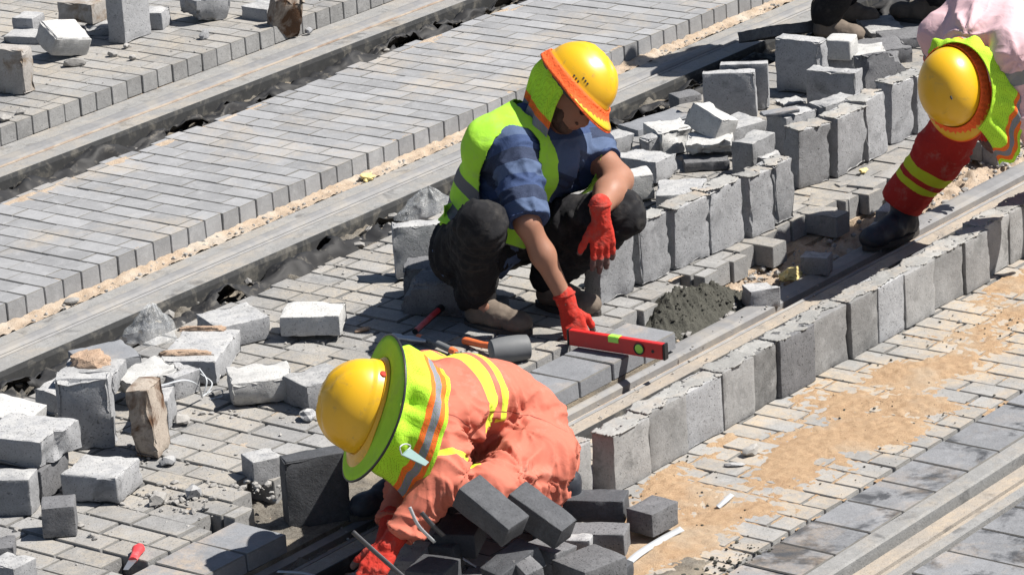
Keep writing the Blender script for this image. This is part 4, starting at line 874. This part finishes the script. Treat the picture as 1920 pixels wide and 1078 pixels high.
# the vest: panels cut from the torso surface
vs, fs = sdf_mesh(torso(.024), .007, .05); vs = folds(vs, fs, .004, 9, 6); st, _ = along(vs, [mid, lum, ch, nk])
ex = nrm(sL-sR); fwd1 = nrm(np.cross(nrm(ch-mid), ex)*1.0); fwd1 = fwd1 if fwd1[1] < 0 else -fwd1
q = vs-ch; lat = q@ex; fr = (vs-(mid+(ch-mid)*np.clip(((vs-mid)@(ch-mid))/((ch-mid)@(ch-mid)), 0, 1.2)[:, None]))@fwd1; hgt = ((vs-mid)@nrm(ch-mid))
sx = np.abs(lat); hT = np.linalg.norm(ch-mid)
armhole = ((sx-.235)/.085)**2+((hgt-(hT-.10))/.19)**2+((fr-.045)/.080)**2 < 1
neckh = (np.linalg.norm(vs-(nk+fwd1*.03), axis=1) < .082); opening = (fr > .03) & (sx < .055+.06*np.clip((hgt-.2)/.3, 0, 1))
keep = ~(armhole | neckh | opening) & (st > .02) & (hgt < hT+.075)
fk = fs[keep[fs].all(1)]; us = np.unique(fk); re = np.full(len(vs), -1); re[us] = np.arange(len(us))
M['vest'] = cloth('lime_vest', (.34, .66, .05), dirt=(.28, .40, .14, .5), stripes=(('h', .135, .185, (.12, .12, .13)), ('h', .035, .075, (.12, .12, .13))), wr=.45, wscale=11)
o = mk('vest', vs[us], re[fk], M['vest'], p1, smooth=180, attrs={'h': hgt[us]}); md = o.modifiers.new('sm', 'SMOOTH'); md.iterations = 10; md = o.modifiers.new('th', 'SOLIDIFY'); md.thickness = .004; md.offset = 1
# trailing hem of the vest
tail = [];
for i in range(13):
    for j in range(9):
        a = PY(832+ (i/12)*62, 385-(i/12)*6+j*5.2+ (3*math.sin(i*1.1)), -1.60); tail.append(a+V(.012*math.sin(i*.9+j*.3), .02*math.sin(i*.7)+.02*j/8, 0))
o = mk('vest_hem', tail, [(i*9+j, (i+1)*9+j, (i+1)*9+j+1, i*9+j+1) for i in range(12) for j in range(8)], M['lime'], p1, smooth=180); md = o.modifiers.new('th', 'SOLIDIFY'); md.thickness = .004
hc = PY(1076, 162, -1.95)
h1, P1 = helmet(p1, hc, F1, 'yellow hard hat with an orange elastic band', band='orange', seed=1)
drape(h1, hc, F1, 85, 282, .135, -.010, .135, 4, r0=1.0, fold=.016, back=.0)
for yy, tt in ((-1, .42), (-1, .30)):
    for k in range(3):
        th = R(-62-k*5-(12 if tt < .4 else 0)); p = P1(th, tt+.012*k); o = mk('vent_hole', *tube([hc+F1@(p*1.0), hc+F1@(p*1.012)], .0035, 8), M['black_plastic'], h1)
# sunglasses and beard
for sd in (-1, 1):
    vsl, fsl = sdf_mesh([e(hd+F1@V(.090, .030*sd, .012), (.012, .030, .020), F1.T)], .004, .004); mk('sunglasses', vsl, fsl, M['glass_dark'], p1, smooth=180)
mk('sunglasses_arm', *tube([hd+F1@V(.088, -.058, .018), hd+F1@V(.0, -.082, .010)], .004, 6), M['black_plastic'], p1)
vsl, fsl = sdf_mesh([e(hd+F1@V(.050, 0, -.082), (.048, .050, .034), F1.T), e(hd+F1@V(.02, .05, -.06), (.04, .016, .04), F1.T), e(hd+F1@V(.02, -.05, -.06), (.04, .016, .04), F1.T), e(hd+F1@V(.098, 0, -.040), (.010, .032, .008), F1.T)], .005, .01); M['stubble'] = plain('stubble', (.075, .045, .034), .8, var=.4, scale=150, bump=.5); mk('beard', folds(vsl, fsl, .002, 60, 2), fsl, M['stubble'], p1, smooth=180)
gR = glove(p1, wR+nrm(V(.06, -.25, -1))*.03, V(.03, -.28, -.96), V(-.55, -.75, .25), 1, (.28, .30, .32, .34), tcurl=.5)
gL = glove(p1, wL+V(-.01, -.012, -.035), V(-.04, -.05, -1), V(-.55, -.80, .05), -1, (.12, .14, .16, .2), spread=.05, thumb=(.75, .55, -.1), tcurl=.12)
boot(p1, V(.605, -1.665, 0), V(.615, -1.945, 0), 'boot_tan', .09); boot(p1, V(.885, -1.77, 0), V(.885, -2.045, 0), 'boot_tan', .09)

# ================================================================== the kneeling man
p3 = empty('person'); tag(p3, 'man kneeling in a salmon orange coverall with a lime sun brim reaching to the ground', 'person')
SAL = (.47, .140, .096); YEL = (.55, .66, .06)
a_ = lambda x, y, Y: PY(x, y, Y)
sp = [a_(1004, 846, -2.86), a_(974, 798, -2.80), a_(926, 762, -2.76), a_(872, 748, -2.74), a_(815, 748, -2.72)]
nk3 = a_(770, 738, -2.70); hd3 = a_(700, 768, -2.70)
sL3, sR3 = a_(822, 795, -2.84), a_(800, 712, -2.58); eL3, wL3 = a_(838, 900, -2.97), a_(745, 1005, -2.90); eR3, wR3 = a_(785, 880, -2.66), a_(735, 985, -2.72)
hL3, hR3 = a_(1000, 866, -2.95), a_(986, 838, -2.75); kL3, kR3 = a_(918, 922, -3.04), a_(815, 850, -2.62); aL3, aR3 = a_(1030, 955, -2.98), V(-.80, -2.47, .0)
def torso3(g): return [c(sp[0], sp[1], .128+g, .134+g), c(sp[1], sp[2], .134+g, .134+g), c(sp[2], sp[3], .134+g, .130+g), c(sp[3], sp[4], .130+g, .105+g), c(sp[3]+V(0, -.02, -.07), sp[1]+V(0, -.02, -.08), .105+g, .115+g), c(hL3, hR3, .125+g, .125+g), c(sL3, sR3, .072+g, .072+g), c(sp[4], nk3, .085+g, .062), c(sp[3]+V(0, -.05, 0), sL3, .11+g, .075+g), c(sp[3]+V(0, .05, 0), sR3, .11+g, .075+g)]
body(p3, torso3(-.025)+[c(sL3, eL3, .052, .042), c(eL3, wL3, .042, .028), c(sR3, eR3, .052, .042), c(eR3, wR3, .042, .028), c(hL3, kL3, .08, .06), c(kL3, aL3, .055, .04), c(hR3, kR3, .08, .06), c(kR3, aR3+V(0, 0, .08), .055, .04), c(nk3, hd3, .055, .06)]+head_prims(hd3, frame((-.1, 0, -1), (-.75, .5, .3))))
def at3(vs):
    s1, d1 = along(vs, [sL3, eL3, wL3]); s2, d2 = along(vs, [sR3, eR3, wR3]); st, dt = along(vs, [nk3]+sp[::-1]); arm = np.minimum(d1, d2)*1.0 < (dt-.062)
    ax3 = nrm(sp[2]-sp[4]); return {'arm': s1, 'isarm': (d1 < .11).astype(float), 'spine': (vs-sp[4])@ax3, 'istor': ((dt < .2) & (vs[:, 2] > sp[3][2]-.035)).astype(float), 'hz': vs[:, 2]-np.interp(vs[:, 0], [p[0] for p in sp[::-1]], [p[2] for p in sp[::-1]]), 'isside': ((dt < .19) & (np.minimum(d1, d2) > .10) & (vs[:, 1] < sp[2][1])).astype(float)}
def coverall(name, col, bands, wr=.6):
    m = NT(name); tc = m.n('ShaderNodeTexCoord').outputs['Object']; n2 = m.noise(tc, 7, 4, .6)
    cc = m.mix(n2, tuple(x*.86 for x in col), tuple(min(1, x*1.12) for x in col)); cc = m.mix(m.math('MULTIPLY', m.ramp(m.noise(tc, 19, 6, .72), .54, .72), .42), cc, (.36, .25, .20))
    for a, lo, hi, mk_, sc in bands:
        x = m.attr(a); f = m.math('MULTIPLY', m.math('GREATER_THAN', x, lo), m.math('LESS_THAN', x, hi))
        if mk_: f = m.math('MULTIPLY', f, m.math('GREATER_THAN', m.attr(mk_), .5))
        cc = m.mix(f, cc, sc)
    m.l(cc, m.b.inputs['Base Color']); m.b.inputs['Roughness'].default_value = .85; m.b.inputs['Specular IOR Level'].default_value = .15
    cr = m.math('SUBTRACT', 1.0, m.math('MULTIPLY', m.math('ABSOLUTE', m.math('SUBTRACT', m.noise(tc, 5, 2, .45, 1.0), .5)), 6.0), clamp=True)
    m.l(m.bump(m.noise(tc, 650, 1, .5), .10, .001, m.bump(m.math('POWER', cr, 2.0), .16, .014, m.bump(m.noise(tc, 15, 4, .5, .8), wr*.6, .012))), m.b.inputs['Normal']); return m.m
M['cover3'] = coverall('salmon_coverall', SAL, [('spine', .052, .096, 'istor', YEL), ('spine', .118, .143, 'istor', YEL), ('arm', .030, .0335, 'isarm', (.22, .06, .045)), ('arm', .150, .172, 'isarm', YEL), ('hz', -.012, -.0085, 'isside', (.20, .055, .04))])
dress('coverall', p3, torso3(.004)+[c(sL3, eL3, .074, .064), c(eL3, wL3, .064, .048), c(sR3, eR3, .084, .070), c(eR3, wR3, .070, .050), c(hL3, kL3, .098, .076), c(kL3, aL3+V(0, 0, .04), .078, .064), c(hR3, kR3, .112, .088), c(kR3, aR3+V(0, 0, .14), .080, .062)], M['cover3'], .018, 8, pinch=[(a_(872, 822, -2.90), (-.4, -.9, .2), 7, .026, .15), (a_(945, 880, -2.99), (-.4, -.9, .2), 8, .028, .15), (eL3+V(.03, -.03, .02), (-.4, -.9, .2), 6, .016, .10), (a_(1045, 905, -2.97), (-.4, -.9, .2), 6, .020, .12), (a_(960, 800, -2.88), (-.4, -.9, .2), 6, .014, .13), (wL3*.7+eL3*.3, (-.4, -.9, .2), 5, .012, .08)], attrs=at3, k=.032, res=.0062, chains=[[sL3, eL3, wL3], [sR3, eR3, wR3], sp, [hL3, kL3, aL3], [hR3, kR3, aR3]], calm=.9, hems=[(wL3-nrm(wL3-eL3)*.01, wL3-eL3, .12), (wR3-nrm(wR3-eR3)*.01, wR3-eR3, .12)])
F3 = frame((-.35, .30, -1), nrm((-.690, .561, .462))); hc3 = a_(692, 764, -2.72)
h3, P3 = helmet(p3, hc3, F3, 'yellow hard hat pushed through a lime sun brim')
rb = []; nb = 96
for j in range(5):
    for i in range(nb):
        th = 2*math.pi*i/nb; t = j/4; q = V(math.cos(th), math.sin(th), 0); p = q*V(.150, .126, 0)*(1+.04)*(1-t)+q*.226*t+V(0, 0, -.006+.012*math.sin(2*th+1)*t-.010*t); rb.append(hc3+F3@p)
o = mk('sun_brim', rb, [(j*nb+i, j*nb+(i+1) % nb, (j+1)*nb+(i+1) % nb, (j+1)*nb+i) for j in range(4) for i in range(nb)], M['lime'], h3, smooth=180); md = o.modifiers.new('th', 'SOLIDIFY'); md.thickness = .003
mk('brim_piping', *tube([rb[4*nb+i] for i in range(nb)]+[rb[4*nb]], .004, 6, caps=False), M['black_plastic'], h3, smooth=60)
drape(h3, hc3, F3, 40, 320, .152, .03, .05, 9, r0=1.22, fold=.022, lift=-.012)
logo = mk('emblem', *tube([hc3+F3@(P3(R(150), .10)*1.0), hc3+F3@(P3(R(150), .10)*1.02)], .011, 16), M['glove'], h3)
glove(p3, wL3+nrm(wL3-eL3)*.03, nrm(V(-.75, .10, -.55)), V(-.3, -.25, .9), -1, (.35, .38, .4, .42)); glove(p3, wR3+nrm(wR3-eR3)*.03, nrm(V(-.65, -.2, -.6)), V(-.4, .2, .9), 1, (.35, .38, .4, .42))
boot(p3, V(-.66, -2.47, -.055), V(-.93, -2.40, -.055), 'boot_black', .11); boot(p3, V(-.55, -2.99, ZL), V(-.80, -3.05, ZL), 'boot_black', .09)
M['mask'] = plain('pale_teal_mask', (.24, .36, .35), .8)
mq = [a_(752, 853, -2.945), a_(765, 840, -2.945), a_(801, 866, -2.965), a_(794, 873, -2.965)]
o = mk('face_mask', mq, [(0, 1, 2, 3)], M['mask'], p3); md = o.modifiers.new('th', 'SOLIDIFY'); md.thickness = .008
mk('mask_loop', *tube(spline([a_(753, 852, -2.95), a_(750, 838, -2.95), a_(760, 832, -2.95), a_(770, 836, -2.95), a_(764, 844, -2.95)], 16), .0022, 6), M['strap_white'], p3)
bt = a_(1034, 916, -3.075); mk('snap_button', *tube([bt, bt+V(-.006, -.012, .002)], [.011, .009], 16), M['cover3'], p3, smooth=40)

# ================================================================== the bending man
p2 = empty('person'); tag(p2, 'man bending forward in a red coverall painted pink where sunlit with one dark boot on the rail', 'person')
ank = V(2.315, -2.408, .015); kn = PY(1765, 285, -2.55); hp = PY(1850, 130, -2.74); hp2 = hp+V(.06, -.20, -.02)
sR2, sL2 = PY(1766, 66, -2.58), PY(1905, 98, -3.02); nk2 = PY(1822, 105, -2.79); hd2 = PY(1800, 160, -2.84); pel = (hp+hp2)/2+V(.03, 0, .05); c2 = (sR2+sL2)/2
up2 = PY(1868, 10, -2.72)
eL2 = PY(1932, 215, -3.06); wL2 = PY(1975, 310, -3.11); eR2 = PY(1778, 160, -2.50); wR2 = PY(1838, 185, -2.46)
kn2 = pel+V(.08, -.22, -.38); ank2 = V(float(kn2[0])+.12, float(kn2[1])-.02, ZL+.09)
def torso2(g): return [c(pel+V(0, .08, 0), pel+V(0, -.08, 0), .13+g, .13+g), c(pel, up2, .14+g, .14+g), c(up2, c2, .145+g, .115+g), c(sR2, sL2, .062+g, .068+g), c(c2, nk2, .085+g, .06), c(up2+V(0, .06, 0), sR2, .10+g, .068+g), c(up2+V(0, -.06, 0), sL2, .11+g, .08+g)]
body(p2, torso2(-.025)+[c(sL2, eL2, .05, .042), c(eL2, wL2, .042, .03), c(sR2, eR2, .05, .042), c(eR2, wR2, .042, .03), c(hp, kn, .08, .06), c(kn, ank+V(0, 0, .08), .055, .04), c(hp2, kn2, .08, .06), c(kn2, ank2, .055, .04), c(nk2, hd2, .055, .06)]+head_prims(hd2, frame((-.15, -.05, -1), (-.95, 0, .15))))
def at2(vs):
    s1, d1 = along(vs, [sL2, eL2, wL2]); s2, d2 = along(vs, [sR2, eR2, wR2]); s3, d3 = along(vs, [ank, kn, hp]); st, dt = along(vs, [pel, up2, c2]); arm = np.minimum(d1, d2) < (dt-.07); leg = d3 < np.minimum(np.minimum(d1, d2), dt)
    return {'arm': np.where(d1 < d2, s1, s2), 'leg': s3, 'isarm': arm.astype(float), 'isleg': leg.astype(float), 'istop': sp_top(vs)}
def sp_top(vs): s3, d3 = along(vs, [ank, kn, hp]); s4, d4 = along(vs, [hp2, kn2, ank2]); st, dt = along(vs, [pel, up2, c2]); sa, da = along(vs, [sL2, eL2]); return (np.minimum(dt-.05, da) < np.minimum(d3, d4)).astype(float)
M['cover2'] = coverall('sun_and_shade_coverall', (.40, .030, .024), [('istop', .5, 2, None, (.62, .42, .445)), ('leg', .130, .158, 'isleg', (.50, .55, .03)), ('leg', .180, .222, 'isleg', (.50, .55, .03)), ('arm', .045, .10, 'isarm', (.22, .23, .24))])  # pink top, dark red legs: sunlight and shade painted on one cloth
dress('coverall', p2, torso2(.004)+[c(sL2, eL2, .085, .072), c(eL2, wL2, .072, .055), c(sR2, eR2, .072, .066), c(eR2, wR2, .066, .052), c(hp, kn, .108, .088), c(kn, ank+V(.02, 0, .06), .096, .082), c(hp2, kn2, .112, .092), c(kn2, ank2+V(0, 0, .05), .088, .075)], M['cover2'], .007, 11, pinch=[(nk2+V(0, 0, .04), (-.7, -.2, .6), 9, .018, .20), (sR2+V(.02, 0, -.06), (-.7, -.4, .4), 7, .014, .13), (sL2+V(0, 0, -.05), (-.7, -.4, .4), 7, .014, .14), (kn, (-.7, -.6, .2), 6, .014, .13)], attrs=at2, k=.045, hems=[(ank+V(.01, 0, .035), ank-kn, .13)], chains=[[sL2, eL2, wL2], [sR2, eR2, wR2], [pel, up2, c2], [ank, kn, hp]], calm=.95)
F2 = frame((-.12, -.16, -1), nrm((-.95, -.05, .16))); hc2 = PY(1796, 158, -2.84)+V(-.02, 0, 0)
h2, P2 = helmet(p2, hc2, F2, 'yellow hard hat seen from above with an orange elastic band', ridges=False, band='orange', seed=2)
sp_ = P2(R(70), .93); mk('scuff_mark', *tube([hc2+F2@(sp_*1.0), hc2+F2@(sp_*1.0+V(.012, .004, .0005))], .0035, 8), M['sole'], h2)
drape(h2, hc2+V(-.03, -.03, 0), F2, 28, 225, .10, .075, .10, 14, r0=1.08, fold=.022)
o = boot(p2, V(2.40, -2.42, ZL+.004), V(2.125, -2.36, ZL+.004), 'boot_black', .11, s=1.12); boot(p2, V(float(ank2[0])+.06, float(ank2[1]), ZL), V(float(ank2[0])-.21, float(ank2[1])+.02, ZL), 'boot_black', .10)
glove(p2, wL2+V(0, 0, -.03), V(-.1, -.05, -1), V(-.5, -.8, 0), -1, (.3, .3, .3, .3)); glove(p2, wR2+V(0, 0, -.03), V(-.1, -.05, -1), V(-.8, .4, 0), 1, (.3, .3, .3, .3))

# ================================================================== two more people cut off by the top of the picture
def stander(label, heel, toe, seed):
    pp = empty('person'); tag(pp, label, 'person'); heel = np.asarray(heel, float); toe = np.asarray(toe, float); x = nrm(toe-heel); y = nrm(np.cross([0, 0, 1], x)); an = heel+x*.06+V(0, 0, .10)
    k1 = an+x*.20+V(0, 0, .36); h1_ = an-x*.16+V(0, 0, .24); y = y if y[0] > 0 else -y
    h2_ = h1_+y*.20; an2 = an+y*.30-x*.05; k2 = an2+x*.20+V(0, 0, .36); tp = (h1_+h2_)/2+x*.16+V(0, 0, .46); s1_, s2_ = tp-y*.18, tp+y*.18
    body(pp, [c(an, k1, .04, .055), c(k1, h1_, .06, .08), c(an2, k2, .04, .055), c(k2, h2_, .06, .08), c(h1_, h2_, .10, .10), c((h1_+h2_)/2, tp, .11, .12), c(s1_, s2_, .06, .06), c(s1_, s1_+V(0, 0, -.3), .045, .04), c(s1_+V(0, 0, -.3), s1_+x*.1+V(0, 0, -.55), .04, .03), c(s2_, s2_+V(0, 0, -.3), .045, .04), c(s2_+V(0, 0, -.3), s2_+x*.1+V(0, 0, -.55), .04, .03), c(tp, tp+V(0, 0, .14), .055, .055)]+head_prims(tp+V(0, 0, .24), frame(x, (0, 0, 1))))
    dress('trousers', pp, [c(an+V(0, 0, .03), k1, .072, .085), c(k1, h1_, .088, .11), c(an2+V(0, 0, .03), k2, .072, .085), c(k2, h2_, .088, .11), c(h1_, h2_, .125, .125)], M['trouser_black'], .007, seed, k=.03, res=.011)
    dress('shirt', pp, [c((h1_+h2_)/2+V(0, 0, .05), tp, .13, .145), c(s1_, s2_, .08, .08), c(s1_, s1_+V(0, 0, -.2), .07, .065), c(s2_, s2_+V(0, 0, -.2), .07, .065)], M['trouser_black'], .006, seed, k=.04, res=.014)
    boot(pp, heel, toe, 'boot_tan', .12, s=1.05); d = an2-an; boot(pp, heel+d*V(1, 1, 0), toe+d*V(1, 1, 0), 'boot_tan', .12)
stander('person crouching out of view in black trousers with a tan boot by the rubble', G(1528, 74, .0), G(1616, 80, .0), 21)
stander('person crouching out of view in dark trousers with a laced tan boot', G(1790, 44, 0), G(1668, 34, 0), 22)

# ================================================================== tools and litter
M['level_red'] = plain('red_aluminium', (.52, .022, .022), .38, 0, .08, 20, .05, spec=.5, dirt=(.25, .12, .10, .4), dscale=14)
M['vial'] = plain('green_vial', (.35, .75, .08), .15, spec=.6, bump=0); M['steel'] = plain('steel', (.45, .45, .46), .35, .8, .1)
M['rubber_grip'] = plain('grey_grip', (.12, .125, .13), .6); M['orange_plastic'] = plain('orange_plastic', (.70, .16, .05), .5); M['red_plastic'] = plain('red_plastic', (.62, .05, .055), .42, dirt=(.4, .3, .3, .5))
la, lb = G(1090, 651, .004), G(1247, 676, .004); u = lb-la; L = np.linalg.norm(u); u /= L; vv_ = V(-u[1], u[0], 0); yaw = math.atan2(u[1], u[0])
lv = empty('spirit_level', la); lv.rotation_euler = (0, 0, yaw); tag(lv, 'red aluminium spirit level with green vials held against the pavers', 'level')
def lbox(n, x0, x1, y0, y1, z0, z1, m, bev=.002):
    bm = bmesh.new(); v, f = boxv(x0, x1, y0, y1, z0, z1); bv = [bm.verts.new(p) for p in v]
    for q in f: bm.faces.new([bv[i] for i in q])
    bmesh.ops.recalc_face_normals(bm, faces=bm.faces); bmesh.ops.bevel(bm, geom=list(bm.edges), offset=bev, segments=2, affect='EDGES'); me = bpy.data.meshes.new(n); bm.to_mesh(me); bm.free(); return ob(n, me, M[m], lv)
lbox('beam', -.05, L-.008, .0, .024, 0, .056, 'level_red'); lbox('end_cap', L-.0085, L, -.001, .025, -.001, .057, 'black_plastic'); lbox('end_cap', -.058, -.0495, -.001, .025, -.001, .057, 'black_plastic')
lbox('vial', .11, .155, -.0015, .0255, .034, .0575, 'vial')
mk('vial', *tube([V(L*.70, -.002, .028), V(L*.70, .026, .028)], .018, 24), M['vial'], lv); mk('vial_ring', *tube([V(L*.70+.019*math.cos(t), -.003, .028+.019*math.sin(t)) for t in np.linspace(0, 6.283, 25)], .0025, 6), M['black_plastic'], lv)
mk('hang_hole', *tube([V(L*.86, -.0012, .026), V(L*.86, .0, .026)], .006, 16), M['black_plastic'], lv)
# rubber mallet
ml = empty('rubber_mallet', G(955, 672, 0)); ml.location = (0, 0, 0); tag(ml, 'black rubber mallet lying beside the kneeling man\'s back', 'mallet')
m0, m1 = G(922, 660, .045), G(990, 650, .045); ax_ = nrm(m1-m0)
mk('head', *tube([m0-ax_*.004, m0, m0+ax_*.03, (m0+m1)/2, m1-ax_*.03, m1, m1+ax_*.004], [.036, .042, .046, .047, .046, .042, .036], 24), M['rubber_grip'], ml, smooth=40)
mc = (m0+m1)/2; hdv = nrm(np.cross(ax_, [0, 0, 1])); hdv = hdv if hdv@FW > 0 else -hdv
mk('handle', *tube([mc+hdv*.02, mc+hdv*.14-ax_*.06+V(0, 0, -.02), mc+hdv*.24-ax_*.10+V(0, 0, -.03)], [.013, .012, .014], 12), M['orange_plastic'], ml, smooth=40)
# claw hammer
hm = empty('hammer'); tag(hm, 'hammer with a red and black handle leaning on the dark boulder', 'hammer')
q0, q1 = G(778, 622, .02), PY(862, 545, -1.52); mk('handle', *tube([q0, q0+(q1-q0)*.3, q0+(q1-q0)*.55, q1], [.011, .012, .014, .016], 12), M['black_plastic'], hm, smooth=40)
off = V(-.004, -.006, .005); mk('grip_stripe', *tube([q0+(q1-q0)*.02+off, q0+(q1-q0)*.5+off], [.010, .010], 10), M['red_plastic'], hm, smooth=40); mk('grip_end', *tube([q0+(q1-q0)*.90, q1+(q1-q0)*.03], [.0165, .018], 12), M['red_plastic'], hm, smooth=40)
t0, t1 = G(736, 632, .022), G(800, 640, .022); mk('head', *tube([t0, t0+(t1-t0)*.25, t0+(t1-t0)*.3, t0+(t1-t0)*.6, t1], [.015, .015, .011, .014, .006], 14), M['steel'], hm, smooth=40)
# trowel with an orange tipped grip
tr = empty('chisel'); tag(tr, 'tool with a grey grip and orange ends lying by the hammer', 'tool'); t0, t1 = G(790, 634, .02), G(848, 657, .02)
mk('grip', *tube(spline([t0, t0*.6+t1*.4+V(0, 0, .004), t1], 9), [.012, .013, .012, .011, .011, .012, .012, .012][:len(spline([t0, t1*.4+t0*.6, t1], 9))], 12), M['rubber_grip'], tr, smooth=60)
mk('grip_end', *tube([t0-(t1-t0)*.10, t0+(t1-t0)*.05], [.012, .013], 12), M['orange_plastic'], tr, smooth=40); mk('grip_end', *tube([t1-(t1-t0)*.03, t1+(t1-t0)*.12], [.013, .010], 12), M['orange_plastic'], tr, smooth=40); mk('blade', *tube([t1+(t1-t0)*.1, t1+(t1-t0)*.6], [.006, .005], 8, .4), M['steel'], tr)
# red handled scraper
sc_ = empty('scraper'); tag(sc_, 'small scraper with a stubby red handle on the shaded pavers', 'tool'); t0, t1, t2 = G(262, 1024, .018), G(249, 1050, .014), G(238, 1068, .004)
mk('handle', *tube(spline([t0, t0*.7+t1*.3, t0*.3+t1*.7, t1], 9), np.interp(np.linspace(0, 1, len(spline([t0, t0, t1, t1], 9))), [0, .25, .6, 1], [.014, .021, .015, .014]), 14, .8), M['red_plastic'], sc_, smooth=60)
wv_ = nrm(np.cross(t2-t1, [0, 0, 1])); mk('blade', [t1+wv_*.013, t1-wv_*.013, t2-wv_*.004, t2+wv_*.012, t1+wv_*.013+V(0, 0, .002), t1-wv_*.013+V(0, 0, .002), t2-wv_*.004+V(0, 0, .001), t2+wv_*.012+V(0, 0, .001)], [(0, 1, 2, 3), (7, 6, 5, 4), (0, 4, 5, 1), (1, 5, 6, 2), (2, 6, 7, 3), (3, 7, 4, 0)], M['steel'], sc_)
# plastic straps
def ribbon(label, pts, wd, mat, n=30, roll=None, name='strap'):
    P_ = spline(pts, n); vs_ = []
    for i, p in enumerate(P_):
        t = nrm(P_[min(i+1, len(P_)-1)]-P_[max(i-1, 0)]); s = nrm(np.cross(t, V(.2, -.5, 1) if roll is None else V(*roll))); vs_ += [p+s*wd/2, p-s*wd/2]
    o = mk(name, vs_, [(2*i, 2*i+2, 2*i+3, 2*i+1) for i in range(len(P_)-1)], M[mat], smooth=180); md = o.modifiers.new('th', 'SOLIDIFY'); md.thickness = .0015; tag(o, label, 'strap'); return o
ribbon('white plastic strap arching over the blocks beside the rusty block', [G(262, 722, .13), G(300, 722, .12), G(345, 712, .12), G(372, 722, .08), G(379, 745, .01)], .008, 'strap_white')
ribbon('thin white strap bent into a zigzag beside the spotted block', [G(374, 690, .08), G(388, 713, .05), G(382, 742, .0), G(398, 718, .03), G(376, 700, .06)], .005, 'strap_white')
ribbon('loose white strap loop lying on the pavers by the spotted block', [G(380, 742, .004), G(398, 732, .006), G(415, 730, .03), G(416, 742, .01), G(392, 748, .004)], .006, 'strap_white')
ribbon('white strap sticking up in front of the orange sleeve', [PY(768, 950, -3.05), PY(785, 985, -3.06), PY(815, 1016, -3.06)], .010, 'strap_white', roll=(.8, .6, 0))
ribbon('dark strap slanting across the pavers in the pile', [PY(661, 996, -2.95), PY(710, 1040, -3.02), PY(758, 1082, -3.1)], .014, 'strap_dark', roll=(.8, .6, 0))
ribbon('dark strap standing up beside the white one', [PY(790, 960, -3.03), PY(812, 985, -3.05), PY(832, 1004, -3.06)], .014, 'strap_dark', roll=(.8, .6, 0))
ribbon('white strap curling under the charcoal pavers', [G(868, 1046, .02), G(900, 1066, -.02), G(925, 1085, -.05)], .012, 'strap_white')
ribbon('pale strap bowed across the foot of the pile', [G(912, 1052, .0), G(950, 1056, .0), G(1000, 1078, -.05)], .014, 'strap_white')
ribbon('broad pale strap lying on the sand beside the pavers', [G(1167, 1064, ZL+.01), G(1200, 1036, ZL+.02), G(1245, 1008, ZL+.012), G(1279, 990, ZL+.02)], .022, 'strap_white')
ribbon('short white strap piece lying on the sand drift', [G(1346, 950, ZL+.01), G(1360, 938, ZL+.018), G(1373, 926, ZL+.012)], .016, 'strap_white')
ribbon('white strap end in the bottom of the picture by the red glove', [G(520, 1070, -.05), G(575, 1074, -.05), G(620, 1090, -.06)], .016, 'strap_white')
# clear plastic bags
def film_mat():
    m = NT('clear_film'); tc = m.n('ShaderNodeTexCoord').outputs['Object']; m.b.inputs['Base Color'].default_value = (.85, .88, .9, 1); m.b.inputs['Roughness'].default_value = .18; m.b.inputs['Specular IOR Level'].default_value = .9; m.b.inputs['Alpha'].default_value = .17
    m.l(m.bump(m.noise(tc, 40, 5, .6, 1.2), .9, .012), m.b.inputs['Normal']); return m.m
M['clear'] = film_mat()
def bag(label, c0, rad, hgt, seed, tipoff=(0, 0)):
    n, m = 40, 16; vs_ = []
    for j in range(m+1):
        t = j/m
        for i in range(n):
            a = 2*math.pi*i/n; r = rad*(1-t)**.7*(1+.55*noise(V(math.cos(a)*1.8, math.sin(a)*1.8, seed+t*1.5))+.28*abs(noise(V(math.cos(a)*5, math.sin(a)*5, seed+t*3))))+.004; z = hgt*t*(1+.2*noise(V(math.cos(a)*2, math.sin(a)*2, seed+5)))
            vs_.append(c0+V(r*math.cos(a)+tipoff[0]*t+.012*noise(V(a*2, t*7, seed)), r*math.sin(a)+tipoff[1]*t, z))
    o = mk('plastic_bag', vs_, [(j*n+i, j*n+(i+1) % n, (j+1)*n+(i+1) % n, (j+1)*n+i) for j in range(m) for i in range(n)], M['clear'], smooth=180); tag(o, label, 'plastic bag')
bag('crumpled clear plastic bag peaked beside the ridged block', G(286, 632, -.0), .085, .11, 3, (.03, .02))
bag('crumpled clear plastic wrap in the trench behind the squatting man', G(800, 402, -.08), .10, .10, 8, (.02, 0))
